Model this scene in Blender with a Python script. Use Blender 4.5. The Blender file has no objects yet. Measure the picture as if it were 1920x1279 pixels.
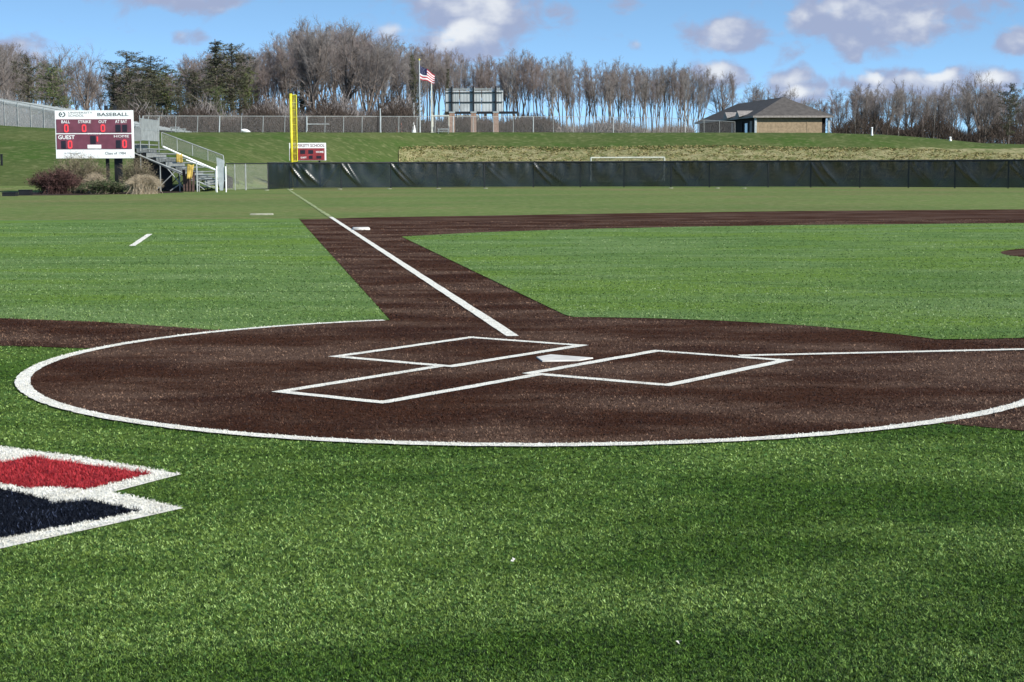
import bpy, math, random
import numpy as np
from mathutils import Vector, Matrix
random.seed(7); RNG = np.random.default_rng(7)
R_ = math.radians
sc = bpy.context.scene; COL = sc.collection

# ------------------------------------------------------------------ camera
F_PX, PITCH, YAW, ROLL, CX, CY, CH = 3148.405, 0.1060175, -0.631104, -0.0039495, 7.710126, -10.989703, 1.604114
cp = Vector((CX, CY, CH))
FW = Vector((math.sin(YAW)*math.cos(PITCH), math.cos(YAW)*math.cos(PITCH), -math.sin(PITCH)))
R0 = Vector((math.cos(YAW), -math.sin(YAW), 0)); U0 = R0.cross(FW)
RV = math.cos(ROLL)*R0 + math.sin(ROLL)*U0; UV = -math.sin(ROLL)*R0 + math.cos(ROLL)*U0
F0 = Vector((math.sin(YAW), math.cos(YAW), 0)); RZ = -YAW
cd = bpy.data.cameras.new('camera'); cam = bpy.data.objects.new('camera', cd); COL.objects.link(cam)
cam.matrix_world = Matrix(((RV.x, UV.x, -FW.x, cp.x), (RV.y, UV.y, -FW.y, cp.y), (RV.z, UV.z, -FW.z, cp.z), (0, 0, 0, 1)))
cd.sensor_width = 36; cd.lens = 36*F_PX/1920; cd.clip_start = .1; cd.clip_end = 3000
sc.camera = cam
sc.view_settings.view_transform = 'Standard'; sc.view_settings.look = 'None'
sc.view_settings.exposure = 0.5; sc.view_settings.gamma = 1

# ------------------------------------------------------------------ sun and sky
SUN_EL, SUN_AZ = R_(33), R_(127)          # azimuth clockwise from the viewing direction
sd = F0*math.cos(SUN_AZ) + R0*math.sin(SUN_AZ)
sdir = Vector((sd.x*math.cos(SUN_EL), sd.y*math.cos(SUN_EL), math.sin(SUN_EL)))
sl = bpy.data.lights.new('sun', 'SUN'); so = bpy.data.objects.new('sun', sl); COL.objects.link(so)
sl.energy = 5.0; sl.angle = R_(.53); sl.color = (1, .95, .87)
so.rotation_euler = sdir.to_track_quat('Z', 'Y').to_euler()

class NT:
    def __init__(s, tree): s.t = tree; s.n = tree.nodes; s.l = tree.links
    def node(s, kind, **kw):
        n = s.n.new(kind)
        for k, v in kw.items(): setattr(n, k, v)
        return n
    def put(s, sock, v):
        if v is None: return
        if isinstance(v, bpy.types.NodeSocket): s.l.new(v, sock)
        else: sock.default_value = v
    def math(s, op, a, b=None, c=None, clamp=False):
        n = s.node('ShaderNodeMath', operation=op, use_clamp=clamp)
        s.put(n.inputs[0], a); s.put(n.inputs[1], b)
        if c is not None: s.put(n.inputs[2], c)
        return n.outputs[0]
    def noise(s, vec, scale, detail=3, rough=.55, dist=0.):
        n = s.node('ShaderNodeTexNoise'); s.put(n.inputs['Vector'], vec)
        n.inputs['Scale'].default_value = scale; n.inputs['Detail'].default_value = detail
        n.inputs['Roughness'].default_value = rough; n.inputs['Distortion'].default_value = dist
        return n.outputs['Fac']
    def smooth(s, v, a, b, lo=0., hi=1.):
        n = s.node('ShaderNodeMapRange', interpolation_type='SMOOTHSTEP'); s.put(n.inputs[0], v)
        for i, q in zip((1, 2, 3, 4), (a, b, lo, hi)): s.put(n.inputs[i], q)
        return n.outputs[0]
    def turn(s, vec, rot):
        n = s.node('ShaderNodeVectorRotate', rotation_type='Z_AXIS'); s.put(n.inputs['Vector'], vec); n.inputs['Angle'].default_value = -rot[2]; return n.outputs[0]
    def mix(s, f, a, b):
        n = s.node('ShaderNodeMix', data_type='RGBA'); s.put(n.inputs[0], f)
        s.put(n.inputs[6], a if isinstance(a, bpy.types.NodeSocket) else (*a, 1)); s.put(n.inputs[7], b if isinstance(b, bpy.types.NodeSocket) else (*b, 1))
        return n.outputs[2]
    def mapping(s, vec, scale=(1, 1, 1), loc=(0, 0, 0), rot=(0, 0, 0)):
        if any(rot): vec = s.mapping(vec, rot=(0, 0, 0), loc=(0, 0, 0), scale=(1, 1, 1)) if False else s.turn(vec, rot)
        rot = (0, 0, 0)
        n = s.node('ShaderNodeMapping'); s.put(n.inputs[0], vec)
        n.inputs['Location'].default_value = loc; n.inputs['Rotation'].default_value = rot; n.inputs['Scale'].default_value = scale
        return n.outputs[0]

w = bpy.data.worlds.new('World'); sc.world = w; w.use_nodes = True
T = NT(w.node_tree); w.node_tree.nodes.clear()
tc = T.node('ShaderNodeTexCoord').outputs['Generated']
sky = T.node('ShaderNodeTexSky', sky_type='NISHITA'); sky.sun_disc = False
sky.sun_elevation = SUN_EL; sky.sun_rotation = math.atan2(sdir.x, sdir.y)
sky.air_density = 1.0; sky.dust_density = .25; sky.ozone_density = 3.0; sky.altitude = 300
up = T.node('ShaderNodeVectorMath', operation='MULTIPLY_ADD')
T.put(up.inputs[0], tc); up.inputs[1].default_value = (1, 1, 3.4); up.inputs[2].default_value = (0, 0, .16)
nm = T.node('ShaderNodeVectorMath', operation='NORMALIZE'); T.put(nm.inputs[0], up.outputs[0]); T.put(sky.inputs[0], nm.outputs[0])
dx = T.node('ShaderNodeVectorMath', operation='DOT_PRODUCT'); T.put(dx.inputs[0], tc); dx.inputs[1].default_value = R0
dy = T.node('ShaderNodeVectorMath', operation='DOT_PRODUCT'); T.put(dy.inputs[0], tc); dy.inputs[1].default_value = F0
sp = T.node('ShaderNodeSeparateXYZ'); T.put(sp.inputs[0], tc)
yy = T.math('MAXIMUM', dy.outputs['Value'], .05)
X = T.math('DIVIDE', dx.outputs['Value'], yy); Z = T.math('DIVIDE', sp.outputs['Z'], yy)
cb = T.node('ShaderNodeCombineXYZ'); T.put(cb.inputs[0], X); T.put(cb.inputs[2], Z); cv = cb.outputs[0]
warp = T.node('ShaderNodeTexNoise'); T.put(warp.inputs['Vector'], cv); warp.inputs['Scale'].default_value = 28; warp.inputs['Detail'].default_value = 4
wv = T.node('ShaderNodeVectorMath', operation='MULTIPLY_ADD'); T.put(wv.inputs[0], warp.outputs['Color'])
wv.inputs[1].default_value = (.034, 0, .022); wv.inputs[2].default_value = (-.017, 0, -.011)
wa = T.node('ShaderNodeVectorMath', operation='ADD'); T.put(wa.inputs[0], cv); T.put(wa.inputs[1], wv.outputs[0]); wc = wa.outputs[0]
cov = None; lit = None
# cloud banks: centre u, v, half-width, half-height, strength, whiteness  (directions in the sky)
BL = [(900, 30, 150, 80, 1.0, .75), (870, 80, 120, 46, .8, .9), (870, -30, 170, 60, 1., .1), (350, -12, 190, 42, .95, .05), (1370, 72, 105, 36, .9, .5), (1650, 30, 190, 60, 1.0, .25),
      (1540, 45, 75, 50, .9, .6), (1600, 85, 90, 40, .8, .2), (1690, 55, 110, 45, .8, .6), (1650, -25, 220, 50, 1., 0.), (1910, 88, 60, 42, .9, .3), (1345, 140, 62, 30, .95, .75), (1700, 160, 190, 34, 1., .55),
      (1630, 150, 60, 22, .9, 1.), (1760, 148, 60, 24, .9, 1.), (1490, 160, 70, 30, .8, .4), (1860, 165, 90, 28, .9, .8), (50, 95, 70, 32, .75, .15), (1500, 180, 55, 26, .9, .9),
      (1060, 30, 40, 26, .55, 0.), (1185, 12, 40, 22, .6, 0.), (1190, 95, 26, 16, .5, 0.), (740, 75, 60, 30, .6, .5), (1480, 110, 50, 22, .55, 0.), (1860, 20, 70, 30, .5, 0.), (370, 75, 40, 22, .42, 0.)]
for (u, v, ru, rv, st, wh) in BL:
    m = T.mapping(wc, scale=(F_PX/ru, 1, F_PX/rv), loc=(-(u-960)/ru, 0, -(304.5-v)/rv))
    ln = T.node('ShaderNodeVectorMath', operation='LENGTH'); T.put(ln.inputs[0], m)
    f = T.smooth(ln.outputs['Value'], 1.35, .25, 0, st*1.25)
    cov = f if cov is None else T.math('MAXIMUM', cov, f)
    if wh > 0:
        m2 = T.mapping(wc, scale=(F_PX/ru/.8, 1, F_PX/rv/.8), loc=(-(u-960)/ru/.8, 0, -(304.5-v+rv*.22)/rv/.8))
        l2 = T.node('ShaderNodeVectorMath', operation='LENGTH'); T.put(l2.inputs[0], m2)
        g = T.smooth(l2.outputs['Value'], 1.1, 0, 0, wh)
        lit = g if lit is None else T.math('MAXIMUM', lit, g)
nz = T.noise(T.mapping(cv, scale=(1, 1, 1.7)), 42, 6, .6, .3)
els = T.math('MULTIPLY', T.smooth(T.noise(T.mapping(tc, scale=(1, 1, 3)), 2.2, 6, .6), .55, .75), T.smooth(sp.outputs['Z'], .14, .3))
cval = T.math('ADD', cov, T.math('MULTIPLY', T.math('SUBTRACT', nz, .5), 2.3))
alpha = T.math('MAXIMUM', T.smooth(cval, .14, .98), T.math('MULTIPLY', els, .8))
nz2 = T.noise(T.mapping(cv, loc=(3, 0, 5), scale=(1, 1, 1.5)), 46, 5, .5, .15)
wfac = T.smooth(T.math('ADD', T.math('MULTIPLY', lit, 1.25), T.math('MULTIPLY', T.math('SUBTRACT', nz2, .5), 2.2)), .05, 1.2)
ccol = T.mix(wfac, (1.85, 2.15, 3.1), (4.4, 4.5, 4.65))
skc = T.node('ShaderNodeMix', data_type='RGBA', blend_type='MULTIPLY'); skc.inputs[0].default_value = 1
T.put(skc.inputs[6], sky.outputs[0]); skc.inputs[7].default_value = (1.30, 1.42, 1.30, 1)
fin = T.mix(T.math('MULTIPLY', alpha, .93), skc.outputs[2], ccol)
bg = T.node('ShaderNodeBackground'); T.put(bg.inputs[0], fin); bg.inputs[1].default_value = .14
wo = T.node('ShaderNodeOutputWorld'); T.l.new(bg.outputs[0], wo.inputs[0])

# ------------------------------------------------------------------ materials
MATS = {}
def mat(name, color, rough=.7, spec=.3, metal=0., var=.15, vscale=3., bump=0., bscale=30., alpha=1., emis=0., color2=None, detail=4, stretch=(1, 1, 1), lo=.3, hi=.7, attr=None, coord='Object'):
    m = bpy.data.materials.new(name); m.use_nodes = True; t = NT(m.node_tree); b = t.n['Principled BSDF']
    co = t.node('ShaderNodeTexCoord').outputs[coord]
    co = t.mapping(co, scale=stretch[:2]+(1,), rot=(0, 0, .631 if stretch[1] != 1 else 0))
    c2 = color2 or tuple(max(0, c*(1-2*var)) for c in color); c1 = color if color2 else tuple(min(1, c*(1+var)) for c in color)
    fac = t.smooth(t.noise(co, vscale, detail, .6), lo, hi)
    col = t.mix(fac, c1, c2)
    if attr:
        a = t.node('ShaderNodeAttribute', attribute_name='tone')
        mm = t.node('ShaderNodeMix', data_type='RGBA', blend_type='MULTIPLY'); mm.inputs[0].default_value = 1
        t.put(mm.inputs[6], col); t.put(mm.inputs[7], a.outputs['Color']); col = mm.outputs[2]
    t.put(b.inputs['Base Color'], col)
    b.inputs['Roughness'].default_value = rough; b.inputs['Specular IOR Level'].default_value = spec; b.inputs['Metallic'].default_value = metal
    if bump:
        bn = t.node('ShaderNodeBump'); bn.inputs['Strength'].default_value = bump; bn.inputs['Distance'].default_value = .02
        t.put(bn.inputs['Height'], t.noise(co, bscale, 5, .65)); t.put(b.inputs['Normal'], bn.outputs[0])
    if emis:
        b.inputs['Emission Color'].default_value = (*color, 1); b.inputs['Emission Strength'].default_value = emis
    if alpha < 1: b.inputs['Alpha'].default_value = alpha
    MATS[name] = m; return m

def layered(name, base, layers, rough=1., bump=.6, bscale=60., spec=.03, fine=None):
    """base colour mixed with further colours by noise: layers = (colour, scale, lo, hi, stretch, strength)"""
    m = bpy.data.materials.new(name); m.use_nodes = True; t = NT(m.node_tree); b = t.n['Principled BSDF']
    co = t.node('ShaderNodeTexCoord').outputs['Object']; col = base
    for i, (c, s_, lo, hi, st, k) in enumerate(layers):
        v = t.mapping(co, scale=(st[0], st[1], 1), loc=(i*7.3, i*3.1, 0), rot=(0, 0, st[2]))
        col = t.mix(t.math('MULTIPLY', t.smooth(t.noise(v, s_, 5, .6), lo, hi), k), col, c)
    t.put(b.inputs['Base Color'], col); b.inputs['Roughness'].default_value = rough; b.inputs['Specular IOR Level'].default_value = spec
    bn = t.node('ShaderNodeBump'); bn.inputs['Strength'].default_value = bump; bn.inputs['Distance'].default_value = .03
    t.put(bn.inputs['Height'], t.noise(co, bscale, 6, .75)); t.put(b.inputs['Normal'], bn.outputs[0])
    MATS[name] = m; return m

S1 = (1, 1, 0)
GREEN = (.036, .072, .008)
turf_layers = [((.095, .150, .030), .35, .36, .64, (1, 2.6, .631), .9), ((.050, .112, .026), 1.6, .42, .72, (1, 2.5, .63), .6), ((.09, .16, .055), 26, .5, .75, S1, .65), ((.028, .07, .018), 34, .5, .8, S1, .6), ((.09, .19, .03), .16, .5, .8, S1, .5)]
M_TURF = layered('green_turf', GREEN, turf_layers)
M_BROWN = layered('brown_turf', (.046, .019, .010), [((.098, .060, .042), .42, .40, .62, (1, 2., .631), .95), ((.026, .010, .007), .55, .45, .65, (1, 2.0, .63), .55), ((.12, .08, .06), 34, .52, .8, S1, .7), ((.014, .007, .006), 24, .5, .78, S1, .6)], bscale=50)
M_TURF2 = layered('turf_grazing_sheen', (.090, .158, .040), [((.138, .208, .072), .30, .35, .65, (1, 2.6, .631), .9), ((.120, .195, .026), .16, .45, .62, (1, 2.2, .63), .8), ((.065, .125, .030), .5, .5, .7, (.5, 5, .63), .6), ((.17, .26, .12), 14, .5, .75, S1, .6), ((.055, .11, .035), 18, .5, .8, S1, .5)])  # same turf lightened: the grazing-angle sheen is put into the colour
M_FIELD = layered('outfield_grass', (.122, .168, .050), [((.158, .142, .062), .09, .42, .66, (1, 1, 0), .9), ((.085, .140, .038), .06, .4, .65, (1, 2, .6), .8), ((.20, .18, .085), .8, .5, .72, (1, 3, .63), .6), ((.06, .095, .026), 1.2, .52, .75, (1, 2, .63), .6), ((.24, .23, .11), 2.6, .5, .7, (1, 1.6, .63), .8), ((.05, .08, .02), 3.1, .5, .7, (1, 1.6, .63), .7)], bscale=6, bump=.9)
M_HILL = layered('hill_grass', (.062, .088, .026), [((.092, .108, .038), .12, .4, .66, S1, .85), ((.045, .088, .017), .22, .45, .7, (1, 1, 0), .75), ((.15, .16, .07), 1.5, .5, .68, S1, .7), ((.04, .065, .017), 2.0, .5, .68, S1, .7)], bscale=2, bump=1)
M_ROUGH = layered('rough_grass', (.21, .20, .095), [((.25, .225, .12), .5, .42, .6, S1, .8), ((.085, .105, .032), 1.1, .45, .6, S1, .8), ((.28, .25, .14), 1.9, .5, .66, S1, .8), ((.08, .09, .03), 2.3, .53, .68, S1, .6)], bscale=3, bump=1)
M_WHITE = mat('white_turf', (.68, .66, .58), 1., .05, color2=(.50, .47, .40), vscale=7, lo=.45, hi=.8, bump=.5, bscale=80)
M_RED = mat('red_turf', (.26, .018, .022), .8, .2, var=.15, vscale=20, bump=.5, bscale=60)
M_NAVY = mat('navy_turf', (.005, .007, .013), .8, .25, var=.2, vscale=20, bump=.5, bscale=60)
M_FADED = mat('faded_paint', (.26, .30, .14), .9, .1, var=.2, vscale=1.5)
def blade_mat(name, c1, c2, rough=.6, spec=.2, lo=.35, hi=.65, vs=.5, st=(1, 1, 1)):
    m = mat(name, c1, rough, spec, stretch=st, color2=c2, vscale=vs, lo=lo, hi=hi, attr=True, detail=5)
    b = m.node_tree.nodes['Principled BSDF']; return m
B_GREEN = blade_mat('green_blades', (.042, .090, .011), (.120, .195, .047), vs=.35, lo=.36, hi=.64, st=(1, 2.6, 1))
B_SHEEN = blade_mat('blades_grazing_sheen', (.092, .160, .038), (.155, .235, .080), vs=.30, st=(1, 2.6, 1))  # blades beyond the home circle, paler to paint light caught at grazing angles
B_BROWN = blade_mat('brown_blades', (.040, .015, .007), (.150, .096, .066), vs=.42, lo=.40, hi=.62, st=(1, 2., 1))
B_WHITE = blade_mat('white_blades', (.74, .73, .66), (.58, .56, .49), vs=2.5)
B_RED = blade_mat('red_blades', (.36, .026, .032), (.27, .018, .022))
B_NAVY = blade_mat('navy_blades', (.007, .009, .015), (.004, .005, .009), spec=.04)
CONC = mat('weathered_concrete', (.34, .34, .26), .9, .1, var=.15)
GOALM = mat('dull_white_tube', (.55, .56, .48), .6, .2, var=.1)
PLATE = mat('white_rubber', (.56, .54, .49), .8, .1, var=.12, vscale=5)
SILVER = mat('galvanised_steel', (.32, .34, .33), .45, .5, .3, var=.12)
PALE = mat('pale_aluminium', (.42, .46, .46), .45, .5, .2, var=.1)
DSTEEL = mat('dull_dark_steel', (.14, .155, .155), .6, .3, var=.2)
BLACKP = mat('black_paint', (.012, .013, .015), .5, .4)
WHITEP = mat('white_paint', (.82, .84, .82), .45, .4, var=.04)
MAROON = mat('maroon_paint', (.16, .050, .075), .5, .4, var=.1, vscale=2)
DARKG = mat('digit_panel', (.018, .015, .025), .4, .5)
REDL = mat('red_lamps', (.75, .05, .06), .4, .4, emis=.35, var=0)
YEL = mat('yellow_paint', (.62, .56, .03), .5, .4, var=.12, vscale=4)
YELD = mat('yellow_mesh', (.30, .25, .02), .6, .3, var=.2, vscale=6, alpha=.82)
TXT = mat('grey_lettering', (.07, .10, .11), .6, .3)
BARK = mat('tree_bark', (.20, .165, .14), .9, .1, color2=(.10, .085, .075), vscale=1.2)
BARKP = mat('pale_bark', (.36, .335, .31), .9, .1, color2=(.16, .145, .13), vscale=1.0)
TWIG = mat('grey_twigs', (.29, .262, .245), .9, .1, color2=(.16, .14, .13), vscale=.6)
TWIGR = mat('reddish_twigs', (.29, .24, .225), .9, .1, color2=(.17, .135, .125), vscale=.6)
NEED = mat('pine_needles', (.095, .098, .050), .8, .2, color2=(.040, .045, .028), vscale=.8, attr=True)
NEEDL = mat('light_pine_needles', (.12, .15, .045), .8, .2, color2=(.05, .07, .028), vscale=.8, attr=True)
BRICK = mat('red_brick', (.30, .20, .15), .85, .2, var=.15, vscale=6)
TAN = mat('tan_brick', (.285, .22, .145), .85, .2, var=.12, vscale=2.5, bump=.3)
ROOF = mat('grey_shingles', (.088, .080, .073), .9, .15, var=.12, vscale=1.5)
DARKW = mat('dark_panels_and_wall_shade', (.026, .024, .024), .8, .1)  # for dark panels, and for the side wall with its shade painted in
YCLOTH = mat('yellow_cloth', (.50, .36, .09), .8, .2, var=.25, vscale=3)
BOARDM = mat('brown_boards', (.10, .065, .055), .8, .2, var=.4, vscale=2)

# chain link: a wire pattern with holes, in the mesh's own plane
def wire_mat(name, color, pitch, fill):
    m = bpy.data.materials.new(name); m.use_nodes = True; t = NT(m.node_tree); b = t.n['Principled BSDF']
    b.inputs['Base Color'].default_value = (*color, 1); b.inputs['Roughness'].default_value = .5; b.inputs['Metallic'].default_value = .3
    uv = t.node('ShaderNodeTexCoord').outputs['UV']; s2 = t.node('ShaderNodeSeparateXYZ'); t.put(s2.inputs[0], uv)
    a = t.math('ADD', s2.outputs[0], s2.outputs[1]); c = t.math('SUBTRACT', s2.outputs[0], s2.outputs[1])
    f1 = t.math('LESS_THAN', t.math('FRACT', t.math('DIVIDE', a, pitch)), fill)
    f2 = t.math('LESS_THAN', t.math('FRACT', t.math('DIVIDE', c, pitch)), fill)
    t.put(b.inputs['Alpha'], t.math('MAXIMUM', f1, f2)); return m
CHAIN = wire_mat('chain_link', (.38, .38, .36), .07, .12)
SCREEN = wire_mat('windscreen_cloth', (.006, .010, .012), .012, .74)
SCREEN.node_tree.nodes['Principled BSDF'].inputs['Metallic'].default_value = 0
SCREEN.node_tree.nodes['Principled BSDF'].inputs['Roughness'].default_value = .34
SCREEN.node_tree.nodes['Principled BSDF'].inputs['Specular IOR Level'].default_value = .55

# ------------------------------------------------------------------ helpers
def tag(o, label=None, cat=None, group=None, kind=None):
    if label: o['label'] = label
    if cat: o['category'] = cat
    if group: o['group'] = group
    if kind: o['kind'] = kind
    return o
def thing(name, label, cat, loc=(0, 0, 0), rz=0., group=None):
    o = bpy.data.objects.new(name, None); COL.objects.link(o); o.location = loc; o.rotation_euler = (0, 0, rz); o.empty_display_size = .2
    return tag(o, label, cat, group)
class MB:
    def __init__(s): s.v = []; s.f = []; s.uv = {}
    def quad(s, a, b, c, d, uv=None):
        i = len(s.v); s.v += [tuple(a), tuple(b), tuple(c), tuple(d)]; s.f.append((i, i+1, i+2, i+3))
        if uv: s.uv[len(s.f)-1] = uv
    def poly(s, pts): i = len(s.v); s.v += [tuple(p) for p in pts]; s.f.append(tuple(range(i, i+len(pts))))
    def box(s, c, d, rz=0., tilt=0., bev=0.):
        """centre c, dimensions d; tilt about local y before rz"""
        i = len(s.v); M = Matrix.Rotation(rz, 3, 'Z') @ Matrix.Rotation(tilt, 3, 'Y')
        for x in (-.5, .5):
            for y in (-.5, .5):
                for z in (-.5, .5): s.v.append(tuple(M @ Vector((x*d[0], y*d[1], z*d[2])) + Vector(c)))
        s.f += [tuple(i+k for k in q) for q in ((0, 1, 3, 2), (4, 6, 7, 5), (0, 4, 5, 1), (2, 3, 7, 6), (0, 2, 6, 4), (1, 5, 7, 3))]
    def tube(s, p0, p1, r0, r1=None, n=8, caps=True):
        r1 = r0 if r1 is None else r1; p0, p1 = Vector(p0), Vector(p1); d = (p1-p0)
        if d.length < 1e-6: return
        q = d.normalized().to_track_quat('Z', 'Y'); i = len(s.v)
        for p, r in ((p0, r0), (p1, r1)):
            for k in range(n): s.v.append(tuple(q @ Vector((r*math.cos(6.28318*k/n), r*math.sin(6.28318*k/n), 0)) + p))
        for k in range(n): s.f.append((i+k, i+(k+1) % n, i+n+(k+1) % n, i+n+k))
        if caps: s.f.append(tuple(i+n+k for k in range(n))); s.f.append(tuple(i+n-1-k for k in range(n)))
    def path(s, pts, r, n=8):
        for a, b in zip(pts, pts[1:]): s.tube(a, b, r, r, n)
    def build(s, name, m, parent=None, smooth=False):
        me = bpy.data.meshes.new(name); me.from_pydata(s.v, [], s.f)
        if s.uv:
            ul = me.uv_layers.new(name='UVMap')
            for fi, uvs in s.uv.items():
                for li, q in zip(me.polygons[fi].loop_indices, uvs): ul.data[li].uv = q
        me.materials.append(m); me.update()
        if smooth: me.polygons.foreach_set('use_smooth', [True]*len(me.polygons))
        o = bpy.data.objects.new(name, me); COL.objects.link(o)
        if parent: o.parent = parent
        return o
def arrays_mesh(name, V, Fc, m, tone=None):
    me = bpy.data.meshes.new(name); nv, nf, k = len(V), len(Fc), Fc.shape[1]
    me.vertices.add(nv); me.vertices.foreach_set('co', V.astype(np.float32).ravel())
    me.loops.add(nf*k); me.loops.foreach_set('vertex_index', Fc.astype(np.int32).ravel())
    me.polygons.add(nf); me.polygons.foreach_set('loop_start', np.arange(0, nf*k, k, dtype=np.int32))
    me.update(calc_edges=True)
    if tone is not None:
        a = me.color_attributes.new('tone', 'FLOAT_COLOR', 'POINT')
        a.data.foreach_set('color', np.c_[tone, np.ones(nv)].astype(np.float32).ravel())
    for q in (m if isinstance(m, (list, tuple)) else [m]): me.materials.append(q)
    return me
def link(name, me, parent=None):
    o = bpy.data.objects.new(name, me); COL.objects.link(o); o.parent = parent; return o

def ray(u, v): u, v = float(u), float(v); return FW*F_PX + RV*(u-960) - UV*(v-639.5)
def P(u, v, D):                       # real point at horizontal distance D ahead of the camera
    d = ray(u, v); return cp + d*(float(D)/d.dot(F0))
def G(u, v, z=0.): d = ray(u, v); return cp + d*((z-cp.z)/d.z)
def interp(x, tab): return float(np.interp(x, [a for a, b in tab], [b for a, b in tab]))

# ------------------------------------------------------------------ terrain
CREST_V = [(-600, 216), (-200, 226), (0, 233), (105, 240), (250, 247), (400, 247.5), (750, 248), (1300, 248), (1550, 249), (1650, 252), (1750, 260), (1830, 268), (1920, 271), (2500, 276)]
CREST_D = [(-600, 140), (400, 140), (850, 172), (2500, 172)]
FOOT_D = [(-600, 97), (380, 99), (560, 122), (780, 150), (2500, 152)]
def colpos(x, y):
    dx, dy = x-CX, y-CY; fwd = dx*F0.x+dy*F0.y; lat = dx*R0.x+dy*R0.y; th = math.atan2(lat, fwd)
    tcl = max(-.42, min(.42, th)); r = math.hypot(dx, dy)
    u = 960 + F_PX*math.tan(tcl)*math.cos(PITCH)*1.0; return u, r*math.cos(tcl), th
def H(x, y):
    u, D, th = colpos(x, y)
    fd, cdp = interp(u, FOOT_D), interp(u, CREST_D)
    zc = P(u, interp(u, CREST_V), cdp).z
    t = (D-fd)/(cdp-fd)
    if t <= 0: return 0.
    e = 1 if t >= 1 else (t + .10*math.sin(2*math.pi*t-math.pi)/math.pi)
    k = max(0, min(1, (2.2-abs(th))/.6))
    z = zc*max(0, e)*k
    if 0 < t < 1: z += .10*math.sin(x*.21+y*.13)*math.sin(math.pi*t)
    return z
def TG(u, D, dz=0.):
    p = P(u, 300, D); return Vector((p.x, p.y, H(p.x, p.y)+dz))
radii = [.6, 4, 12, 25, 45, 70, 90] + list(range(94, 190, 3)) + [200, 225, 260, 320, 420, 600, 900]
angs = list(np.arange(-.36, .361, .008)); angs = list(np.linspace(-math.pi, -.37, 40)) + angs + list(np.linspace(.37, math.pi, 40))[:-1]
g = MB(); n = len(angs); g.v.append((CX, CY, 0))
for r in radii:
    for a in map(float, angs):
        d = F0*math.cos(a) + R0*math.sin(a); x, y = CX+d.x*r, CY+d.y*r
        g.v.append((x, y, H(x, y)))
for k in range(n): g.f.append((0, 1+(k+1) % n, 1+k))
for i in range(len(radii)-1):
    for k in range(n): a = 1+i*n+k; b = 1+i*n+(k+1) % n; g.f.append((a, b, b+n, a+n))
gm = g.build('ground', M_FIELD, None, True); tag(gm, kind='structure')
gm.data.materials.append(M_HILL)
for p in gm.data.polygons:
    if p.center.z > .25: p.material_index = 1
# rough unmown strip on the bank
us = np.arange(748, 2300, 9); Ds = np.arange(0, 1.01, .05)
rg = MB()
for i, u in enumerate(us):
    fd, cdp = interp(u, FOOT_D), interp(u, CREST_D); top = interp(u, [(748, .64), (1500, .64), (1700, .68), (1900, .85), (2300, .9)]) + .03*math.sin(u*.05)*math.sin(u*.017)
    for t in Ds: rg.v.append(tuple(TG(u, fd-1+(cdp-fd)*t*top, .05+.09*random.random()*(0 < t < 1))))
m_ = len(Ds)
for i in range(len(us)-1):
    for j in range(m_-1): a = i*m_+j; rg.f.append((a, a+m_, a+m_+1, a+1))
tag(rg.build('rough_grass_bank', M_ROUGH, None, True), kind='structure')
# dry tussocks on it
N = 60000; uu = RNG.uniform(748, 2250, N); tt = RNG.uniform(.02, .66, N)
V = np.zeros((N*3, 3)); tone = np.zeros((N*3, 3))
for i in range(N):
    fd, cdp = interp(uu[i], FOOT_D), interp(uu[i], CREST_D); q = TG(uu[i], fd+(cdp-fd)*tt[i]*.97)
    a = RNG.uniform(0, 6.28); h = RNG.uniform(.03, .12); wd = RNG.uniform(.04, .13)
    V[i*3] = (q.x-math.cos(a)*wd, q.y-math.sin(a)*wd, q.z+.06); V[i*3+1] = (q.x+math.cos(a)*wd, q.y+math.sin(a)*wd, q.z+.06)
    V[i*3+2] = (q.x+RNG.uniform(-.2, .2), q.y+RNG.uniform(-.2, .2), q.z+.06+h)
tn = RNG.choice(3, N, p=[.5, .3, .2]); pal = np.array([(1.1, 1., .85), (.85, .8, .6), (.5, .58, .35)]); tone = np.repeat(pal[tn]*RNG.uniform(.7, 1.2, (N, 1)), 3, 0)
TUS = mat('dry_tussock', (.30, .275, .15), .9, .1, var=.1, attr=True)
tag(link('dry_grass', arrays_mesh('dry_grass', V, np.arange(N*3).reshape(-1, 3), TUS, tone)), kind='stuff')

# ------------------------------------------------------------------ the diamond (origin at the plate's apex, +y to centre field)
s_ = 2**-.5
def ab(a, b): return ((b-a)*s_, (b+a)*s_)      # a along third-base line, b along first-base line
CC = (0., -.095); CR = 4.01
def sheet(name, polys, z, m):
    g = MB()
    for p in polys: g.poly([(x, y, z) for x, y in p])
    return tag(g.build(name, m), kind='structure')
OUT = [(35.14, -.92), (36.5, 1.3), (37.1, 4.5), (38.3, 9.8), (39.0, 15.2), (38.7, 22.75), (36.5, 28.5)]
OUT = OUT + [(b, a) for a, b in OUT[::-1]]
INN = [(23.1, .92), (24.87, 2.87), (26.2, 5.66), (26.9, 8.46), (27.25, 11.3), (27.1, 17.07), (25.6, 22.0)]
INN = INN + [(b, a) for a, b in INN[::-1]]
dirt_poly = [ab(-.92, -.92)] + [ab(a, b) for a, b in OUT]
t0 = math.atan2(3.58-CC[1], -2.30); t1 = math.pi-t0
arc = [(3.93*math.cos(t)+CC[0], 3.93*math.sin(t)+CC[1]) for t in np.linspace(t1, t0, 30)]
turf_poly = [ab(4.05, .92)] + [ab(a, b) for a, b in INN] + [ab(.92, 4.05)] + arc[1:-1]
main_poly = [(-26.07, 25.0), (-32.9, 19.5), (-60, -3), (-60, -45), (60, -45), (60, -3), (32.9, 19.5), (26, 25)]
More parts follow.
